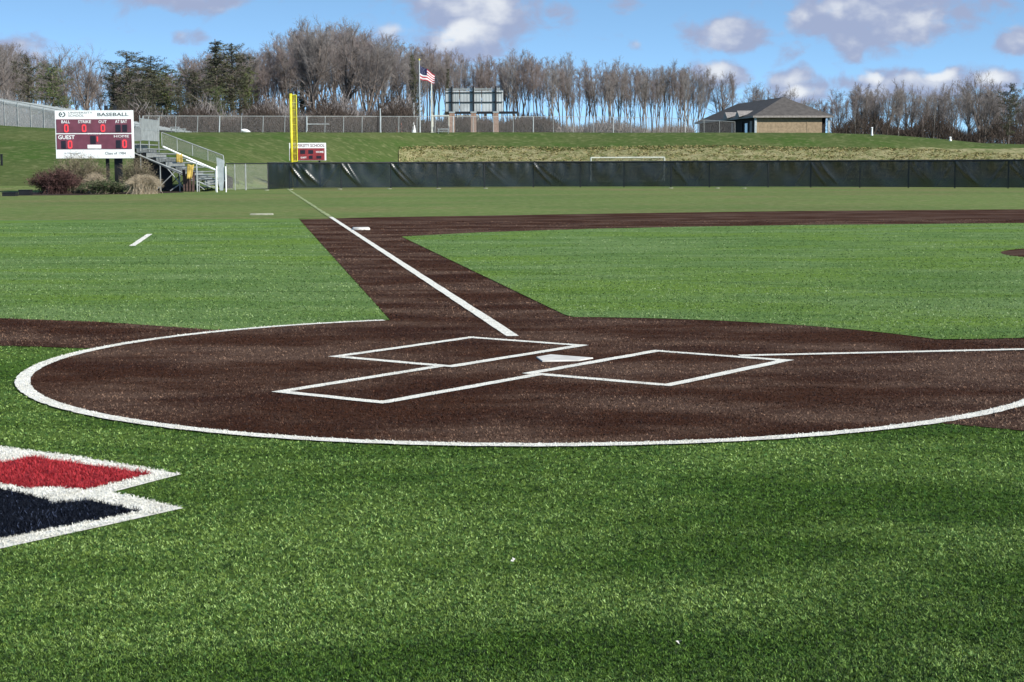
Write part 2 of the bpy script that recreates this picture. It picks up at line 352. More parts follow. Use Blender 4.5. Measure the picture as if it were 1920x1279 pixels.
strip_l = [(-3.6, .40), (-4.13, .33), (-5.64, .27), (-6.9, -.05), (-14, -2.2), (-14, -5.), (-4.67, -1.73), (-4.2, -1.55), (-3.7, -1.38)]
strip_r = [(3.7, -1.24), (14, -1.24), (14, .9), (3.7, .9)]
circ = [(CC[0]+3.95*math.cos(t), CC[1]+3.95*math.sin(t)) for t in np.linspace(0, 2*math.pi, 97)[:-1]]
sheet('turf', [main_poly[::-1]], .004, M_TURF)
sheet('base_path_dirt', [dirt_poly], .008, M_BROWN)
sheet('side_path_dirt', [strip_l], .0085, M_BROWN)
sheet('side_path_dirt', [strip_r], .009, M_BROWN)
sheet('home_plate_dirt', [circ], .012, M_BROWN)
foul_poly = [ab(36.1, -.93), ab(3.9, -.93)] + [(CC[0]+4.0*math.cos(t), CC[1]+4.0*math.sin(t)) for t in np.linspace(R_(150), R_(171), 8)] + [(-4.13, .35), (-5.64, .29), (-6.9, -.03), (-14, -2.18), (-55, -13), (-57, -1), (-32.9, 19.5)]
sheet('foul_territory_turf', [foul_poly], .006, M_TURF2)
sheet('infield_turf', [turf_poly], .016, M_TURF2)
# ragged white lines: quads subdivided along their length with a slightly uneven edge
def strip_pts(p, q, wd, seg=.12, jit=.006):
    p, q = np.array(p, float), np.array(q, float); L = np.hypot(*(q-p)); k = max(2, int(L/seg)); t = (q-p)/L; nn = np.array((-t[1], t[0])); out = []
    A = [p+(q-p)*i/k+nn*(wd/2+random.uniform(-jit, jit)) for i in range(k+1)]; B = [p+(q-p)*i/k-nn*(wd/2+random.uniform(-jit, jit)) for i in range(k+1)]
    return [[tuple(A[i]), tuple(B[i]), tuple(B[i+1]), tuple(A[i+1])] for i in range(k)]
def shift_ab(a0, a1, off): return ab(a0, off), ab(a1, off)
LINES = {}
WH = .1
def bx(x, y): return (x, y)
def boxlines(pts): return [(pts[i], pts[i+1]) for i in range(len(pts)-1)]
h_ = WH/2
xi, xo, yb, yt = .38, 1.59, -.72, 1.11
def rect_strips(x0, x1, y0, y1, wd=.097):
    r = []
    r += strip_pts((x0, y0), (x1, y0), wd) + strip_pts((x0, y1), (x1, y1), wd) + strip_pts((x0, y0-wd/2), (x0, y1+wd/2), wd) + strip_pts((x1, y0-wd/2), (x1, y1+wd/2), wd); return r
def line_obj(name, quads, z=.021, m=M_WHITE):
    g = MB(); zz = z-.005
    for i, p in enumerate(quads):
        if i and (abs(np.array(p[0])-np.array(quads[i-1][3])).sum() > .02): zz += .0007
        g.poly([(x, y, zz) for x, y in p])
    tag(g.build(name, m), kind='structure'); LINES.setdefault(name, []).extend(quads)
line_obj('foul_line_third_base', strip_pts(ab(1.95, .05), ab(36.9, .05), .115, .3, .004), .022)
line_obj('foul_line_first_base', strip_pts(ab(.05, 1.64), ab(.05, 30), .10, .2, .004), .0225)
line_obj('batters_box', rect_strips(-xo, -xi, yb, yt), .021)
line_obj('batters_box', rect_strips(xi, xo, yb, yt), .0212)
line_obj('catchers_box', strip_pts((-.47, yb), (-.47, -2.55), .097)+strip_pts((.47, yb-.0), (.47, -2.55), .097)+strip_pts((-.51, -2.55), (.51, -2.55), .097), .0216)
rq = []
th = np.linspace(R_(148.5), R_(391.5), 220); ro = [CR+random.uniform(-.007, .007) for _ in th]; ri = [CR-.105+random.uniform(-.006, .006) for _ in th]
for i in range(len(th)-1):
    rq.append([(CC[0]+r*math.cos(t), CC[1]+r*math.sin(t)) for r, t in ((ri[i], th[i]), (ro[i], th[i]), (ro[i+1], th[i+1]), (ri[i+1], th[i+1]))])
line_obj('home_circle_line', rq, .020)
line_obj('coaches_box_line', strip_pts(ab(20.3, -4.6), ab(25.9, -4.58), .12, .4), .019)
sheet('outfield_foul_line', strip_pts(ab(37.1, .05), ab(93, .05), .13, .8, .02), .012, M_FADED)
# painted emblem, only its right edge is in the picture
LW = [(-2.2, -5.08), (-.18, -5.1), (.35, -5.06), (1.28, -5.09), (1.31, -5.3), (1.36, -5.62), (1.93, -5.68), (1.93, -6.16), (1.92, -6.72), (-2.2, -6.72)]
LR = [(-2.0, -5.25), (-.5, -5.24), (-.45, -5.46), (.25, -5.44), (.24, -5.22), (1.17, -5.19), (1.21, -5.66), (1.0, -5.73), (.97, -5.80), (.60, -5.80), (.10, -5.82), (-2.0, -5.84)]
LN = [(-2.0, -5.95), (.40, -5.90), (.95, -5.90), (1.28, -5.94), (1.36, -5.99), (1.44, -5.83), (1.84, -5.86), (1.78, -6.59), (-2.0, -6.60)]
sheet('emblem_white_paint', [LW[::-1]], .009, M_WHITE)
sheet('emblem_red_paint', [LR[::-1]], .013, M_RED)
sheet('emblem_navy_paint', [LN[::-1]], .0135, M_NAVY)
LINES['emblem'] = [LW]

# turf fibres: real blades, denser and finer near the home-plate end
def inpoly(x, y, poly):
    c = np.zeros(len(x), bool); j = len(poly)-1
    for i in range(len(poly)):
        xi_, yi_ = poly[i]; xj, yj = poly[j]
        if yi_ != yj: c ^= ((yi_ > y) != (yj > y)) & (x < (xj-xi_)*(y-yi_)/(yj-yi_)+xi_)
        j = i
    return c
def near_seg(x, y, p, q, hw, ext=0.):
    p, q = np.array(p), np.array(q); d = q-p; L = np.hypot(*d); t = d/L
    s = (x-p[0])*t[0]+(y-p[1])*t[1]; o = (x-p[0])*-t[1]+(y-p[1])*t[0]
    return (s > -ext) & (s < L+ext) & (abs(o) < hw)
NB = 1500000
k1, k2 = 1/4.4, 1/46.
NT_ = NB//4; NB = NT_*4
Dd = 1/RNG.uniform(k2, k1, NT_); lat = RNG.uniform(-.44, .44, NT_)*Dd
tuft_tone = np.repeat(RNG.random(NT_), 4); Dd = np.repeat(Dd, 4); lat = np.repeat(lat, 4)
Dd = Dd + RNG.normal(0, .0040, NB)*np.maximum(1, Dd/6)**1.3; lat = lat + RNG.normal(0, .0022, NB)*np.maximum(1, Dd/6)
bxx = CX + F0.x*Dd + R0.x*lat; byy = CY + F0.y*Dd + R0.y*lat
ring_r = np.hypot(bxx-CC[0], byy-CC[1]); ang = np.degrees(np.arctan2(byy-CC[1], bxx-CC[0])) % 360
is_ring = (ring_r < CR) & (ring_r > CR-.105) & ((ang > 148.5) | (ang < 31.5))
is_line = near_seg(bxx, byy, ab(1.95, .05), ab(36.9, .05), .055) | near_seg(bxx, byy, ab(.05, 1.64), ab(.05, 30), .048) | near_seg(bxx, byy, ab(20.3, -4.6), ab(25.9, -4.58), .06)
for (x0, x1) in ((-xo, -xi), (xi, xo)):
    for p, q in (((x0, yb), (x1, yb)), ((x0, yt), (x1, yt)), ((x0, yb), (x0, yt)), ((x1, yb), (x1, yt))): is_line |= near_seg(bxx, byy, p, q, .042, .04)
for p, q in (((-.47, yb), (-.47, -2.55)), ((.47, yb), (.47, -2.55)), ((-.47, -2.55), (.47, -2.55))): is_line |= near_seg(bxx, byy, p, q, .042, .03)
dirt = ring_r < 3.95
dirt |= inpoly(bxx, byy, dirt_poly) & ~inpoly(bxx, byy, turf_poly)
dirt |= inpoly(bxx, byy, strip_l) | inpoly(bxx, byy, strip_r) | (np.hypot(bxx, byy-18.44) < 2.78)
plate = (abs(bxx) < .28) & (byy > -.05) & (byy < .50)
onturf = inpoly(bxx, byy, main_poly) | inpoly(bxx, byy, dirt_poly)
e_w = inpoly(bxx, byy, LW); e_r = inpoly(bxx, byy, LR); e_n = inpoly(bxx, byy, LN)
sheen_t = inpoly(bxx, byy, turf_poly) | inpoly(bxx, byy, foul_poly)
cls = np.where(is_ring | is_line | (e_w & ~e_r & ~e_n), 2, np.where(e_r, 3, np.where(e_n, 4, np.where(dirt, 1, np.where(sheen_t, 5, 0)))))
cls[plate | ~onturf] = -1
pal_g = np.array([(1, 1, 1), (1.5, 1.35, 1.1), (.15, .21, .12), (2.9, 2.5, 3.4), (.70, .95, 1.0)]); pal_p = [.24, .20, .36, .11, .09]  # the brightest green tone paints highlights onto scattered tufts
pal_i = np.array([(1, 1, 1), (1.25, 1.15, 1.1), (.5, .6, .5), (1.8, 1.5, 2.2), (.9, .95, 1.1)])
pal_b = np.array([(1, 1, 1), (1.3, 1.25, 1.2), (.35, .3, .28), (1.9, 1.8, 1.7), (.7, .65, .65)])
for c, nm_, bm_, hh, keep in ((0, 'turf_fibres', B_GREEN, (.004, .0115), 1.), (5, 'sheen_turf_fibres', B_SHEEN, (.005, .016), .8), (1, 'dirt_coloured_fibres', B_BROWN, (.003, .012), .8), (2, 'white_line_fibres', B_WHITE, (.003, .010), 1.), (3, 'red_emblem_fibres', B_RED, (.010, .024), 1.), (4, 'navy_emblem_fibres', B_NAVY, (.010, .024), 1.)):
    idx = np.where((cls == c) & (RNG.random(NB) < keep))[0]; n_ = len(idx)
    x, y, D = bxx[idx], byy[idx], Dd[idx]; a = RNG.uniform(0, 6.283, n_); h = RNG.uniform(*hh, n_); wd = RNG.uniform(.0008, .0019, n_)*np.maximum(1, D/6.5)
    lean = RNG.uniform(.2, 1.7, n_)*h; la = a+RNG.uniform(-1, 1, n_)+1.57
    lx, ly = np.cos(la)*lean, np.sin(la)*lean
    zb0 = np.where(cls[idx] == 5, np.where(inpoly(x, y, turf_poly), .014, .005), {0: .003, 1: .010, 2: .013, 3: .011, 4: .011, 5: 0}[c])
    V = np.zeros((n_, 4, 3)); ca, sa = np.cos(a)*wd, np.sin(a)*wd
    V[:, 0] = np.c_[x-ca, y-sa, zb0]; V[:, 1] = np.c_[x+ca, y+sa, zb0]
    V[:, 2] = np.c_[x+lx+ca*.5, y+ly+sa*.5, zb0+h]; V[:, 3] = np.c_[x+lx-ca*.5, y+ly-sa*.5, zb0+h]
    if c in (0, 1, 5):
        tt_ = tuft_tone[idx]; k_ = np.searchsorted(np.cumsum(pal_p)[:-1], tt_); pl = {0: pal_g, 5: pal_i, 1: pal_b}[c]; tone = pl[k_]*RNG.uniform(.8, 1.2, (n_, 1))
    elif c == 2: tone = np.ones((n_, 3))*RNG.uniform(.85, 1.05, (n_, 1))
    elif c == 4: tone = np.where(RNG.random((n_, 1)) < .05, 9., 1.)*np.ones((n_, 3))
    else: tone = np.ones((n_, 3))*RNG.uniform(.6, 1.25, (n_, 1))
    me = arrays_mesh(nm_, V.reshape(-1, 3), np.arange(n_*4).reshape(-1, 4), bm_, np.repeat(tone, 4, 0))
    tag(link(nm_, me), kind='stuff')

# seams between rolls of turf
SEAM = mat('turf_seam', (.045, .085, .025), 1., .03, var=.3)
for (u0, v0, u1, v1, z) in ((-40, 494, 640, 497, .0098), (-40, 545, 672, 548, .0099), (960, 513, 1960, 560, .0205), (880, 478, 1960, 494, .0206)):
    p, q = G(u0, v0), G(u1, v1); sheet('turf_seam', strip_pts((p.x, p.y), (q.x, q.y), .022, .5, .004), z, SEAM)
# pitcher's mound
g = MB(); rings = [(0, .25), (.6, .25), (1.2, .18), (2.0, .08), (2.55, .03), (2.78, .019)]
g.v.append((0, 18.44, .25))
for r, z in rings[1:]:
    for k in range(48): g.v.append((r*math.cos(k*math.pi/24), 18.44+r*math.sin(k*math.pi/24), z))
for k in range(48): g.f.append((0, 1+k, 1+(k+1) % 48))
for i in range(len(rings)-2):
    for k in range(48): a = 1+i*48+k; b = 1+i*48+(k+1) % 48; g.f.append((a, a+48, b+48, b))
tag(g.build('pitchers_mound', M_BROWN, None, True), kind='structure')

def slab(pts, z0, z1, bev=.012):
    g = MB(); n = len(pts); cx = sum(p[0] for p in pts)/n; cy = sum(p[1] for p in pts)/n
    def sh(p, k): dx, dy = cx-p[0], cy-p[1]; L = math.hypot(dx, dy); return (p[0]+dx/L*k, p[1]+dy/L*k)
    rows = [[(*p, z0) for p in pts], [(*p, z1-bev) for p in pts], [(*sh(p, bev), z1) for p in pts]]
    for r in rows: g.v += r
    for i in range(2):
        for k in range(n): g.f.append((i*n+k, i*n+(k+1) % n, (i+1)*n+(k+1) % n, (i+1)*n+k))
    g.f.append(tuple(2*n+k for k in range(n))); return g
tag(slab([(x+.02, y-.055) for x, y in ((0, 0), (.21, .21), (.21, .42), (-.21, .42), (-.21, .21))], .012, .021, .004).build('home_plate', PLATE), 'white five sided home plate between the batters boxes', 'home plate')
tag(slab([ab(27.05, .12), ab(27.05, .52), ab(27.5, .52), ab(27.5, .12)], .008, .065, .02).build('third_base', PLATE, None, True), 'white square base bag beside the long foul line', 'base')
pp = G(490, 403.5)
tag(slab([(pp.x-.30, pp.y-.20), (pp.x+.26, pp.y+.20), (pp.x+.16, pp.y+.38), (pp.x-.40, pp.y-.03)], .002, .05, .02).build('bullpen_plate', CONC), 'pale flat plate lying on the olive grass left of the foul line', 'plate')
for (u, v, lab) in ((960, 1065, 'tiny white scrap lying on the green turf in the middle foreground'), (1275, 1222, 'tiny white scrap on the turf near the bottom edge')):
    q = G(u, v); g = MB()
    for k in range(2):
        a = random.uniform(0, 6.28); r = .008; c = (q.x+random.uniform(-.012, .012), q.y+random.uniform(-.012, .012), .034)
        g.poly([(c[0]+r*math.cos(a+j*2.1), c[1]+r*math.sin(a+j*2.1), c[2]+random.uniform(-.006, .008)) for j in range(3)])
    tag(g.build('paper_scrap', PLATE), lab, 'scrap', 'white scraps on the turf')

# ------------------------------------------------------------------ outfield windscreen fence
FT_ = [(503, 355.2), (543, 353.8), (640, 353.2), (733, 352.6), (905, 351.8), (1000, 351.4), (1200, 351.2), (1500, 351.6), (1700, 352.4), (1920, 353.6), (2060, 354.4), (2300, 356)]
def fpt(u): return G(u, interp(u, FT_))
root = thing('windscreen_fence', 'long low outfield fence covered in dark green windscreen cloth', 'fence', (0, 0, 0))
posts_u = [503, 543, 640, 733, 820, 908, 1000, 1088, 1170, 1258, 1330, 1440, 1520, 1612, 1703, 1790, 1890, 1990, 2090]
FH = 1.60
cl = MB(); cap = MB()
FOLD = {543: 2, 640: 1, 733: 1, 1000: 1, 1520: 2, 1790: 1, 1890: 1, 1258: .4, 908: .3, 1703: .3}
for a, b in zip(posts_u, posts_u[1:]):
    p, q = fpt(a), fpt(b); L = (q-p).length; t = (q-p)/L; nrm = Vector((t.y, -t.x, 0))
    if nrm.dot(cp-p) < 0: nrm = -nrm
    nx, nz_ = 72, 14; fo = FOLD.get(a, 0); base = len(cl.v); sd_ = random.random()*10
    fr = random.Random(a); va, vb, vc = fr.uniform(.6, 1.5), fr.uniform(.7, 1.3), fr.uniform(.2, 1.)
    for i in range(nx+1):
        for j in range(nz_+1):
            s, z = i/nx, j/nz_
            o = .03+.05*math.sin(math.pi*s)*(.6+.4*math.sin(sd_+3*z)) + .018*math.sin(9*s+5*z+sd_)*math.sin(math.pi*s)
            if fo:
                for m0, sl_, k0 in (((0., .42*vb, 1.), (.12, .50*va, .6)) if fo < 2 else ((0., .36, 1.), (.20, .42, .9), (.1, .6, .5))):
                    c0 = m0+sl_*(1-z)**(1.2)                # fold runs from the top tie down to the right
                    o += 0.13*min(fo, 1)*k0*math.exp(-((s-c0)/.020)**2)*math.sin(math.pi*min(1, .15+.9*(1-z)))
            o += .045*va*math.sin(sd_*3+22*vb*s)*z**3 + .04*vc*math.exp(-((s-(.96-.35*(1-z)))/.03)**2) + .03*vc*math.sin(7*va*s-4*z+sd_)*math.sin(math.pi*s)
            sag = .0 if j else 0
            cl.v.append(tuple(p + t*(L*s) + nrm*o + Vector((0, 0, .05+z*(FH-.08)))))
    for i in range(nx):
        for j in range(nz_):
            k = base+i*(nz_+1)+j; cl.f.append((k, k+nz_+1, k+nz_+2, k+1))
            u0, u1, v0, v1 = L*i/nx, L*(i+1)/nx, 1.6*j/nz_, 1.6*(j+1)/nz_
            cl.uv[len(cl.f)-1] = [(u0, v0), (u1, v0), (u1, v1), (u0, v1)]
    cap.tube(p+Vector((0, 0, FH)), q+Vector((0, 0, FH)), .06, .06, 8)
cl.build('windscreen', SCREEN, root, True); cap.build('top_rail', BLACKP, root)
for a in posts_u:
    p = fpt(a); g = MB(); g.tube((p.x, p.y, 0), (p.x, p.y, FH-.05), .04); g.build('post', BLACKP, root)
for k, u in enumerate((500, 545, 637, 730, 822, 910, 1258, 1345, 1395)):
    p = G(u, interp(u, FT_)+1.8); g = slab([(p.x+.15*math.cos(j), p.y+.15*math.sin(j)) for j in np.linspace(0, 6.28, 9)[:-1]], .002, .03, .01)
    tag(g.build('fence_footing', CONC), ['pale footing at the left end of the dark windscreen', 'pale footing right under the yellow foul pole', 'pale footing at the first post right of the foul pole', 'pale footing at the second post right of the foul pole', 'pale footing at the third post right of the foul pole', 'pale footing at the fourth post right of the foul pole', 'pale footing below the right post of the white soccer goal', 'pale footing of a close pair right of the soccer goal, left one', 'pale footing of a close pair right of the soccer goal, right one'][k], 'footing', 'pale footings along the windscreen')

# short open chain link run and gate at the left end
root = thing('chain_link_gate', 'open chain link gate section left of the dark windscreen', 'gate')
pts = [(425, 357.5), (441, 357), (461, 356.6), (503, 355.2)]
cl = MB(); L0 = 0
for (a, va), (b, vb) in zip(pts, pts[1:]):
    p, q = G(a, va), G(b, vb); L = (q-p).length
    cl.quad(p+Vector((0, 0, .05)), q+Vector((0, 0, .05)), q+Vector((0, 0, FH-.06)), p+Vector((0, 0, FH-.06)), [(L0, 0), (L0+L, 0), (L0+L, 1.5), (L0, 1.5)]); L0 += L
cl.build('chain_mesh', CHAIN, root)
for (a, va), r in zip(pts[:3], (.02, .025, .045)):
    p = G(a, va); g = MB(); g.tube((p.x, p.y, 0), (p.x, p.y, FH-.02), r); g.build('post', SILVER, root)
g = MB(); g.path([G(a, v)+Vector((0, 0, FH-.01)) for a, v in pts], .03); g.build('top_rail', BLACKP, root)
p, q = G(424, 357.5), G(441, 357)
g = MB(); tdir = (q-p).normalized(); off = Vector((-tdir.y, tdir.x, 0))*.15
a_, b_ = p+off, q+off
g.v = [tuple(a_+Vector((0, 0, .12))), tuple(b_+Vector((0, 0, .12))), tuple(b_+Vector((0, 0, .75))), tuple(a_+Vector((0, 0, 1.05)))]
g.v += [tuple(Vector(v)+off*.2) for v in g.v]; g.f = [(0, 1, 2, 3), (7, 6, 5, 4), (0, 4, 5, 1), (1, 5, 6, 2), (2, 6, 7, 3), (3, 7, 4, 0)]
tag(g.build('dark_panel', DARKW), 'dark slanted panel leaning behind the chain link gate', 'panel')

# ------------------------------------------------------------------ foul pole
b0 = P(543, 353.5, 108.9); b0.z = 0; px = F_PX/108.9
root = thing('foul_pole', 'tall yellow foul pole with mesh wing at the fence corner', 'foul pole', b0+R0*.05, RZ)
top = (304.5-176)/px+1.604
g = MB(); g.tube((.12, 0, 0), (.12, 0, top), .085, .085, 12); g.build('pole', YEL, root, True)
g = MB(); zb = FH+.12
g.path([(.17, 0, zb), (.48, 0, zb), (.48, 0, top-.1), (.17, 0, top-.1)], .035); 
for k in range(1, 9): g.tube((.18, 0, zb+(top-.1-zb)*k/9), (.47, 0, zb+(top-.1-zb)*k/9), .014)
g.build('wing_frame', YEL, root)
g = MB(); g.quad((.18, .01, zb), (.47, .01, zb), (.47, .01, top-.1), (.18, .01, top-.1)); g.build('wing_mesh', YELD, root)

# ------------------------------------------------------------------ lettering
def text_mb(s, w_, h, cx, cz, y, bold=0.):
    cu = bpy.data.curves.new('t', 'FONT'); cu.body = s; cu.align_x = 'CENTER'; cu.align_y = 'CENTER'; cu.size = 1; cu.offset = bold; cu.resolution_u = 2
    o = bpy.data.objects.new('t', cu); COL.objects.link(o); dg = bpy.context.evaluated_depsgraph_get()
    me = bpy.data.meshes.new_from_object(o.evaluated_get(dg)); vs = [v.co.copy() for v in me.vertices]; fs = [tuple(p.vertices) for p in me.polygons]
    bpy.data.objects.remove(o); bpy.data.curves.remove(cu); bpy.data.meshes.remove(me)
    x0, x1 = min(v.x for v in vs), max(v.x for v in vs); y0, y1 = min(v.y for v in vs), max(v.y for v in vs)
    g = MB(); g.v = [(cx+((v.x-x0)/(x1-x0)-.5)*w_, y, cz+((v.y-y0)/(y1-y0)-.5)*h) for v in vs]; g.f = fs
    return g
def digit0(cx, cz, w_, h, t, y):
    g = MB(); o = [(-.5, -.32), (-.28, -.5), (.28, -.5), (.5, -.32), (.5, .32), (.28, .5), (-.28, .5), (-.5, .32)]
    kx, kz = (w_-2*t)/w_, (h-2*t)/h
    for x, z in o: g.v.append((cx+x*w_, y, cz+z*h))
    for x, z in o: g.v.append((cx+x*w_*kx, y, cz+z*h*kz))
    for k in range(8): g.f.append((k, (k+1) % 8, 8+(k+1) % 8, 8+k))
    return g

# ------------------------------------------------------------------ main scoreboard, pixel scale s per metre at its distance
D = 94.5; s = F_PX/D*1.0
def ZV(v, D_=D): return P(180, v, D_).z
def loc_at(u, D_): p = P(u, 304, D_); return Vector((p.x, p.y, 0))
org = loc_at(178, D); HS = Vector((org.x, org.y, 0)); hz = H(org.x, org.y)
root = thing('baseball_scoreboard', 'white and maroon baseball scoreboard on posts above shrubs', 'scoreboard', HS, RZ)
X_ = lambda u: (u-178)/s
Zs = lambda v: ZV(v)
g = MB(); g.box((0, .15, (Zs(207)+Zs(297))/2), (X_(250)-X_(106), .28, Zs(207)-Zs(297))); g.build('cabinet', WHITEP, root)
g = MB(); g.box((X_(178), -.0, (Zs(223.5)+Zs(249))/2), (X_(248)-X_(108.5), .03, Zs(223.5)-Zs(249)))
g.box((X_(178), -.0, (Zs(251.5)+Zs(279.5))/2), (X_(248)-X_(108.5), .03, Zs(251.5)-Zs(279.5))); g.build('score_panel', MAROON, root)
for u, vb in ((198, 198), (214, 198)):
    g = MB(); g.box((X_(u), .45, (Zs(vb)+hz)/2), (.16, .22, Zs(vb)-hz)); 
    if u == 214: g.box((X_(221), .45, (Zs(290)+hz)/2), (.26, .2, Zs(290)-hz))
    g.build('post', BLACKP, root)
def txt(t, u0, u1, v0, v1, m, bold=.01, y=-.022): return text_mb(t, X_(u1)-X_(u0), Zs(v0)-Zs(v1), X_((u0+u1)/2), Zs((v0+v1)/2), y, bold).build('lettering', m, root)
txt('BASEBALL', 185, 243, 211.5, 218, TXT, .02, .004); txt('UNIVERSITY', 131, 176, 209.5, 213, TXT, 0, .004); txt('SCHOOL', 131, 160, 214.5, 219, TXT, 0, .004)
txt('In Memory of', 122, 152, 285.5, 290, TXT, 0, .004); txt('Class of 1984', 197, 236, 285, 290, TXT, .01, .004)
txt('BALL', 118, 134, 225.5, 231, WHITEP); txt('STRIKE', 149, 173, 225.5, 231, WHITEP); txt('OUT', 187, 202, 225.5, 231, WHITEP); txt('AT BAT', 218, 240, 225, 231, WHITEP)
txt('GUEST', 111, 142, 253.5, 261, WHITEP, .02); txt('HOME', 215, 243, 253.5, 258, WHITEP, 0); txt('INNING', 166, 191, 249.3, 252, WHITEP, .02, -.026)
g = MB(); g.box((X_(178), -.005, Zs(275)), (X_(191)-X_(165.5), .04, Zs(271.5)-Zs(278.5))); g.build('name_plate', WHITEP, root)
# round emblem
g = MB()
for k in range(20):
    a, b = k*math.pi/10, (k+1)*math.pi/10; c = (X_(119.5), Zs(214.5)); r1, r0 = .19, .12
    if k in (4, 5, 14): continue
    g.quad((c[0]+r0*math.cos(a), .004, c[1]+r0*.8*math.sin(a)), (c[0]+r1*math.cos(a), .004, c[1]+r1*.8*math.sin(a)), (c[0]+r1*math.cos(b), .004, c[1]+r1*.8*math.sin(b)), (c[0]+r0*math.cos(b), .004, c[1]+r0*.8*math.sin(b)))
g.box((X_(118.5), .003, Zs(214)), (.09, .006, .09), 0, .7); g.build('emblem', TXT, root)
for (u0, u1, v0, v1) in ((218.5, 228, 234, 247.5), (231, 240, 234, 247.5), (116.5, 124.5, 264, 278.5), (125, 139, 263, 278.5), (171, 181, 254.5, 270), (218.5, 227, 263, 278), (228, 241, 262, 278.5), (122, 132, 233, 248), (155, 165, 233, 248), (190, 200, 233, 248)):
    g = MB(); g.box((X_((u0+u1)/2), -.012, (Zs(v0)+Zs(v1))/2), (X_(u1)-X_(u0), .036, Zs(v0)-Zs(v1)))
    g.build('digit_panel', DARKG if (u1-u0) < 10.5 and v0 != 233 else MAROON, root)
for (u, v, h) in ((127, 240.5, 15), (160, 240.5, 14), (195, 240.5, 14), (133, 271, 15), (234.5, 270, 15.5)):
    digit0(X_(u), Zs(v), 8.5/s, h/s, 2.4/s, -.038).build('digit', REDL, root)
g = MB(); g.box((X_(184), -.03, Zs(261)), (2.2/s, .02, 9/s)); g.build('digit', REDL, root)

# ------------------------------------------------------------------ small second scoreboard beyond the foul pole
D2 = 116.; s2 = F_PX/D2; o2 = loc_at(577, D2); z2 = lambda v: P(577, v, D2).z; x2 = lambda u: (u-577)/s2
root = thing('distant_scoreboard', 'small red scoreboard behind the foul pole reading university school', 'scoreboard', o2, RZ)
g = MB(); g.box((0, .1, (z2(268)+z2(301))/2), (x2(611)-x2(543), .2, z2(268)-z2(301))); g.build('cabinet', WHITEP, root)
g = MB(); g.box((x2(576.5), -.005, (z2(278)+z2(300.3))/2), (x2(609.5)-x2(545), .03, z2(278)-z2(300.3))); g.build('score_panel', mat('red_panel', (.26, .035, .04), .5, .4, var=.15), root)
text_mb('UNIVERSITY SCHOOL', x2(609)-x2(545), z2(270)-z2(276), x2(577), z2(273), -.003, .02).build('lettering', MAROON, root)
for u, v, w_, h_2 in ((553, 285, 8, 7), (568, 285, 9, 7), (583, 285, 9, 7), (583, 295, 7, 6), (598, 295, 9, 5), (555, 295, 7, 6)):
    g = MB(); g.box((x2(u), -.022, z2(v)), (w_/s2, .02, h_2/s2)); g.build('digit_panel', DARKG, root)
text_mb('HOME', 14/s2, 3.5/s2, x2(600), z2(285), -.024, .02).build('lettering', WHITEP, root)
text_mb('GUEST', 11/s2, 3/s2, x2(569.5), z2(295.5), -.024, .02).build('lettering', WHITEP, root)
for u in (556, 598):
    g = MB(); g.box((x2(u), .28, z2(301)/2), (.12, .12, z2(301))); g.build('post', BLACKP, root)

# ------------------------------------------------------------------ bleacher beside the scoreboard (seen from its end, rows climb to the left)
DB = 97.; sb = F_PX/DB; ob = loc_at(405, DB); zB = lambda v: P(330, v, DB).z; xB = lambda u: (u-405)/sb
root = thing('aluminium_bleacher', 'grey aluminium bleacher with dark underside right of the scoreboard', 'bleacher', ob, RZ)
rows = 9; xs_ = [xB(400)-(xB(400)-xB(256))*k/(rows-1) for k in range(rows)]; zs_ = [zB(340)+(zB(270)-zB(340))*k/(rows-1) for k in range(rows)]
LB = 5.5
for k, (x, z) in enumerate(zip(xs_, zs_)):
    g = MB(); g.box((x, LB/2, z), (.28, LB, .05)); g.box((x-.02, LB/2, z-.04), (.2, LB, .03)); g.build('seat', SILVER, root)
    g = MB(); g.box((x-.33, LB/2, z-.22), (.34, LB, .04)); g.box((x-.50, LB/2, z-.10), (.03, LB, .26)); g.build('foot_board', DSTEEL if k % 2 else SILVER, root)
for y in (.05, LB/2, LB-.05):
    g = MB(); g.tube((xs_[0]-.2, y, zs_[0]-.35), (xs_[-1]-.3, y, zs_[-1]-.42), .05, .05, 6)
    for k in range(1, rows, 2): g.tube((xs_[k]-.3, y, 0), (xs_[k]-.3, y, zs_[k]-.3), .035, .035, 6)
    g.tube((xs_[1], y, .1), (xs_[3], y, zs_[3]-.45), .03); g.tube((xs_[3], y, .1), (xs_[5], y, zs_[5]-.45), .03); g.tube((xs_[6], y, .1), (xs_[4], y, zs_[4]-.5), .03)
    g.build('support_frame', BLACKP if y > 1 else SILVER, root)
g = MB()   # black sheets under the rows stand in for the open frame's shade
for k in range(2, rows): g.box((xs_[k]-.12, LB/2, zs_[k]-.36), (.36, LB-.1, .16)); 
for k in (5, 6, 7, 8): g.box((xs_[k]-.1, .45+.1*k, (zs_[k]-.5)/2+.05), (.62, .06, zs_[k]-.55))
g.box(((xs_[3]+xs_[5])/2, .8, .18), (1.4, .06, .3))
g.build('underside', BLACKP, root)
g = MB(); pr = [(xB(268), LB, zB(245)), (xB(388), LB, zB(291)), (xB(390), LB, zB(307))]; g.path(pr, .03)
pr2 = [(xB(268), LB, zB(272)), (xB(388), LB, zB(312))]
for f in (0, .25, .5, .75): a = Vector(pr[0]).lerp(Vector(pr[1]), f); b = Vector(pr2[0]).lerp(Vector(pr2[1]), f); g.tube(a, b, .022)
g.build('guard_rail', SILVER, root)
g = MB(); a, b, c, d = Vector(pr2[0]), Vector(pr2[1]), Vector(pr[1]), Vector(pr[0]); L = (b-a).length
g.quad(a, b, c, d, [(0, 0), (L, 0), (L, .8), (0, .8)]); g.build('guard_mesh', CHAIN, root)
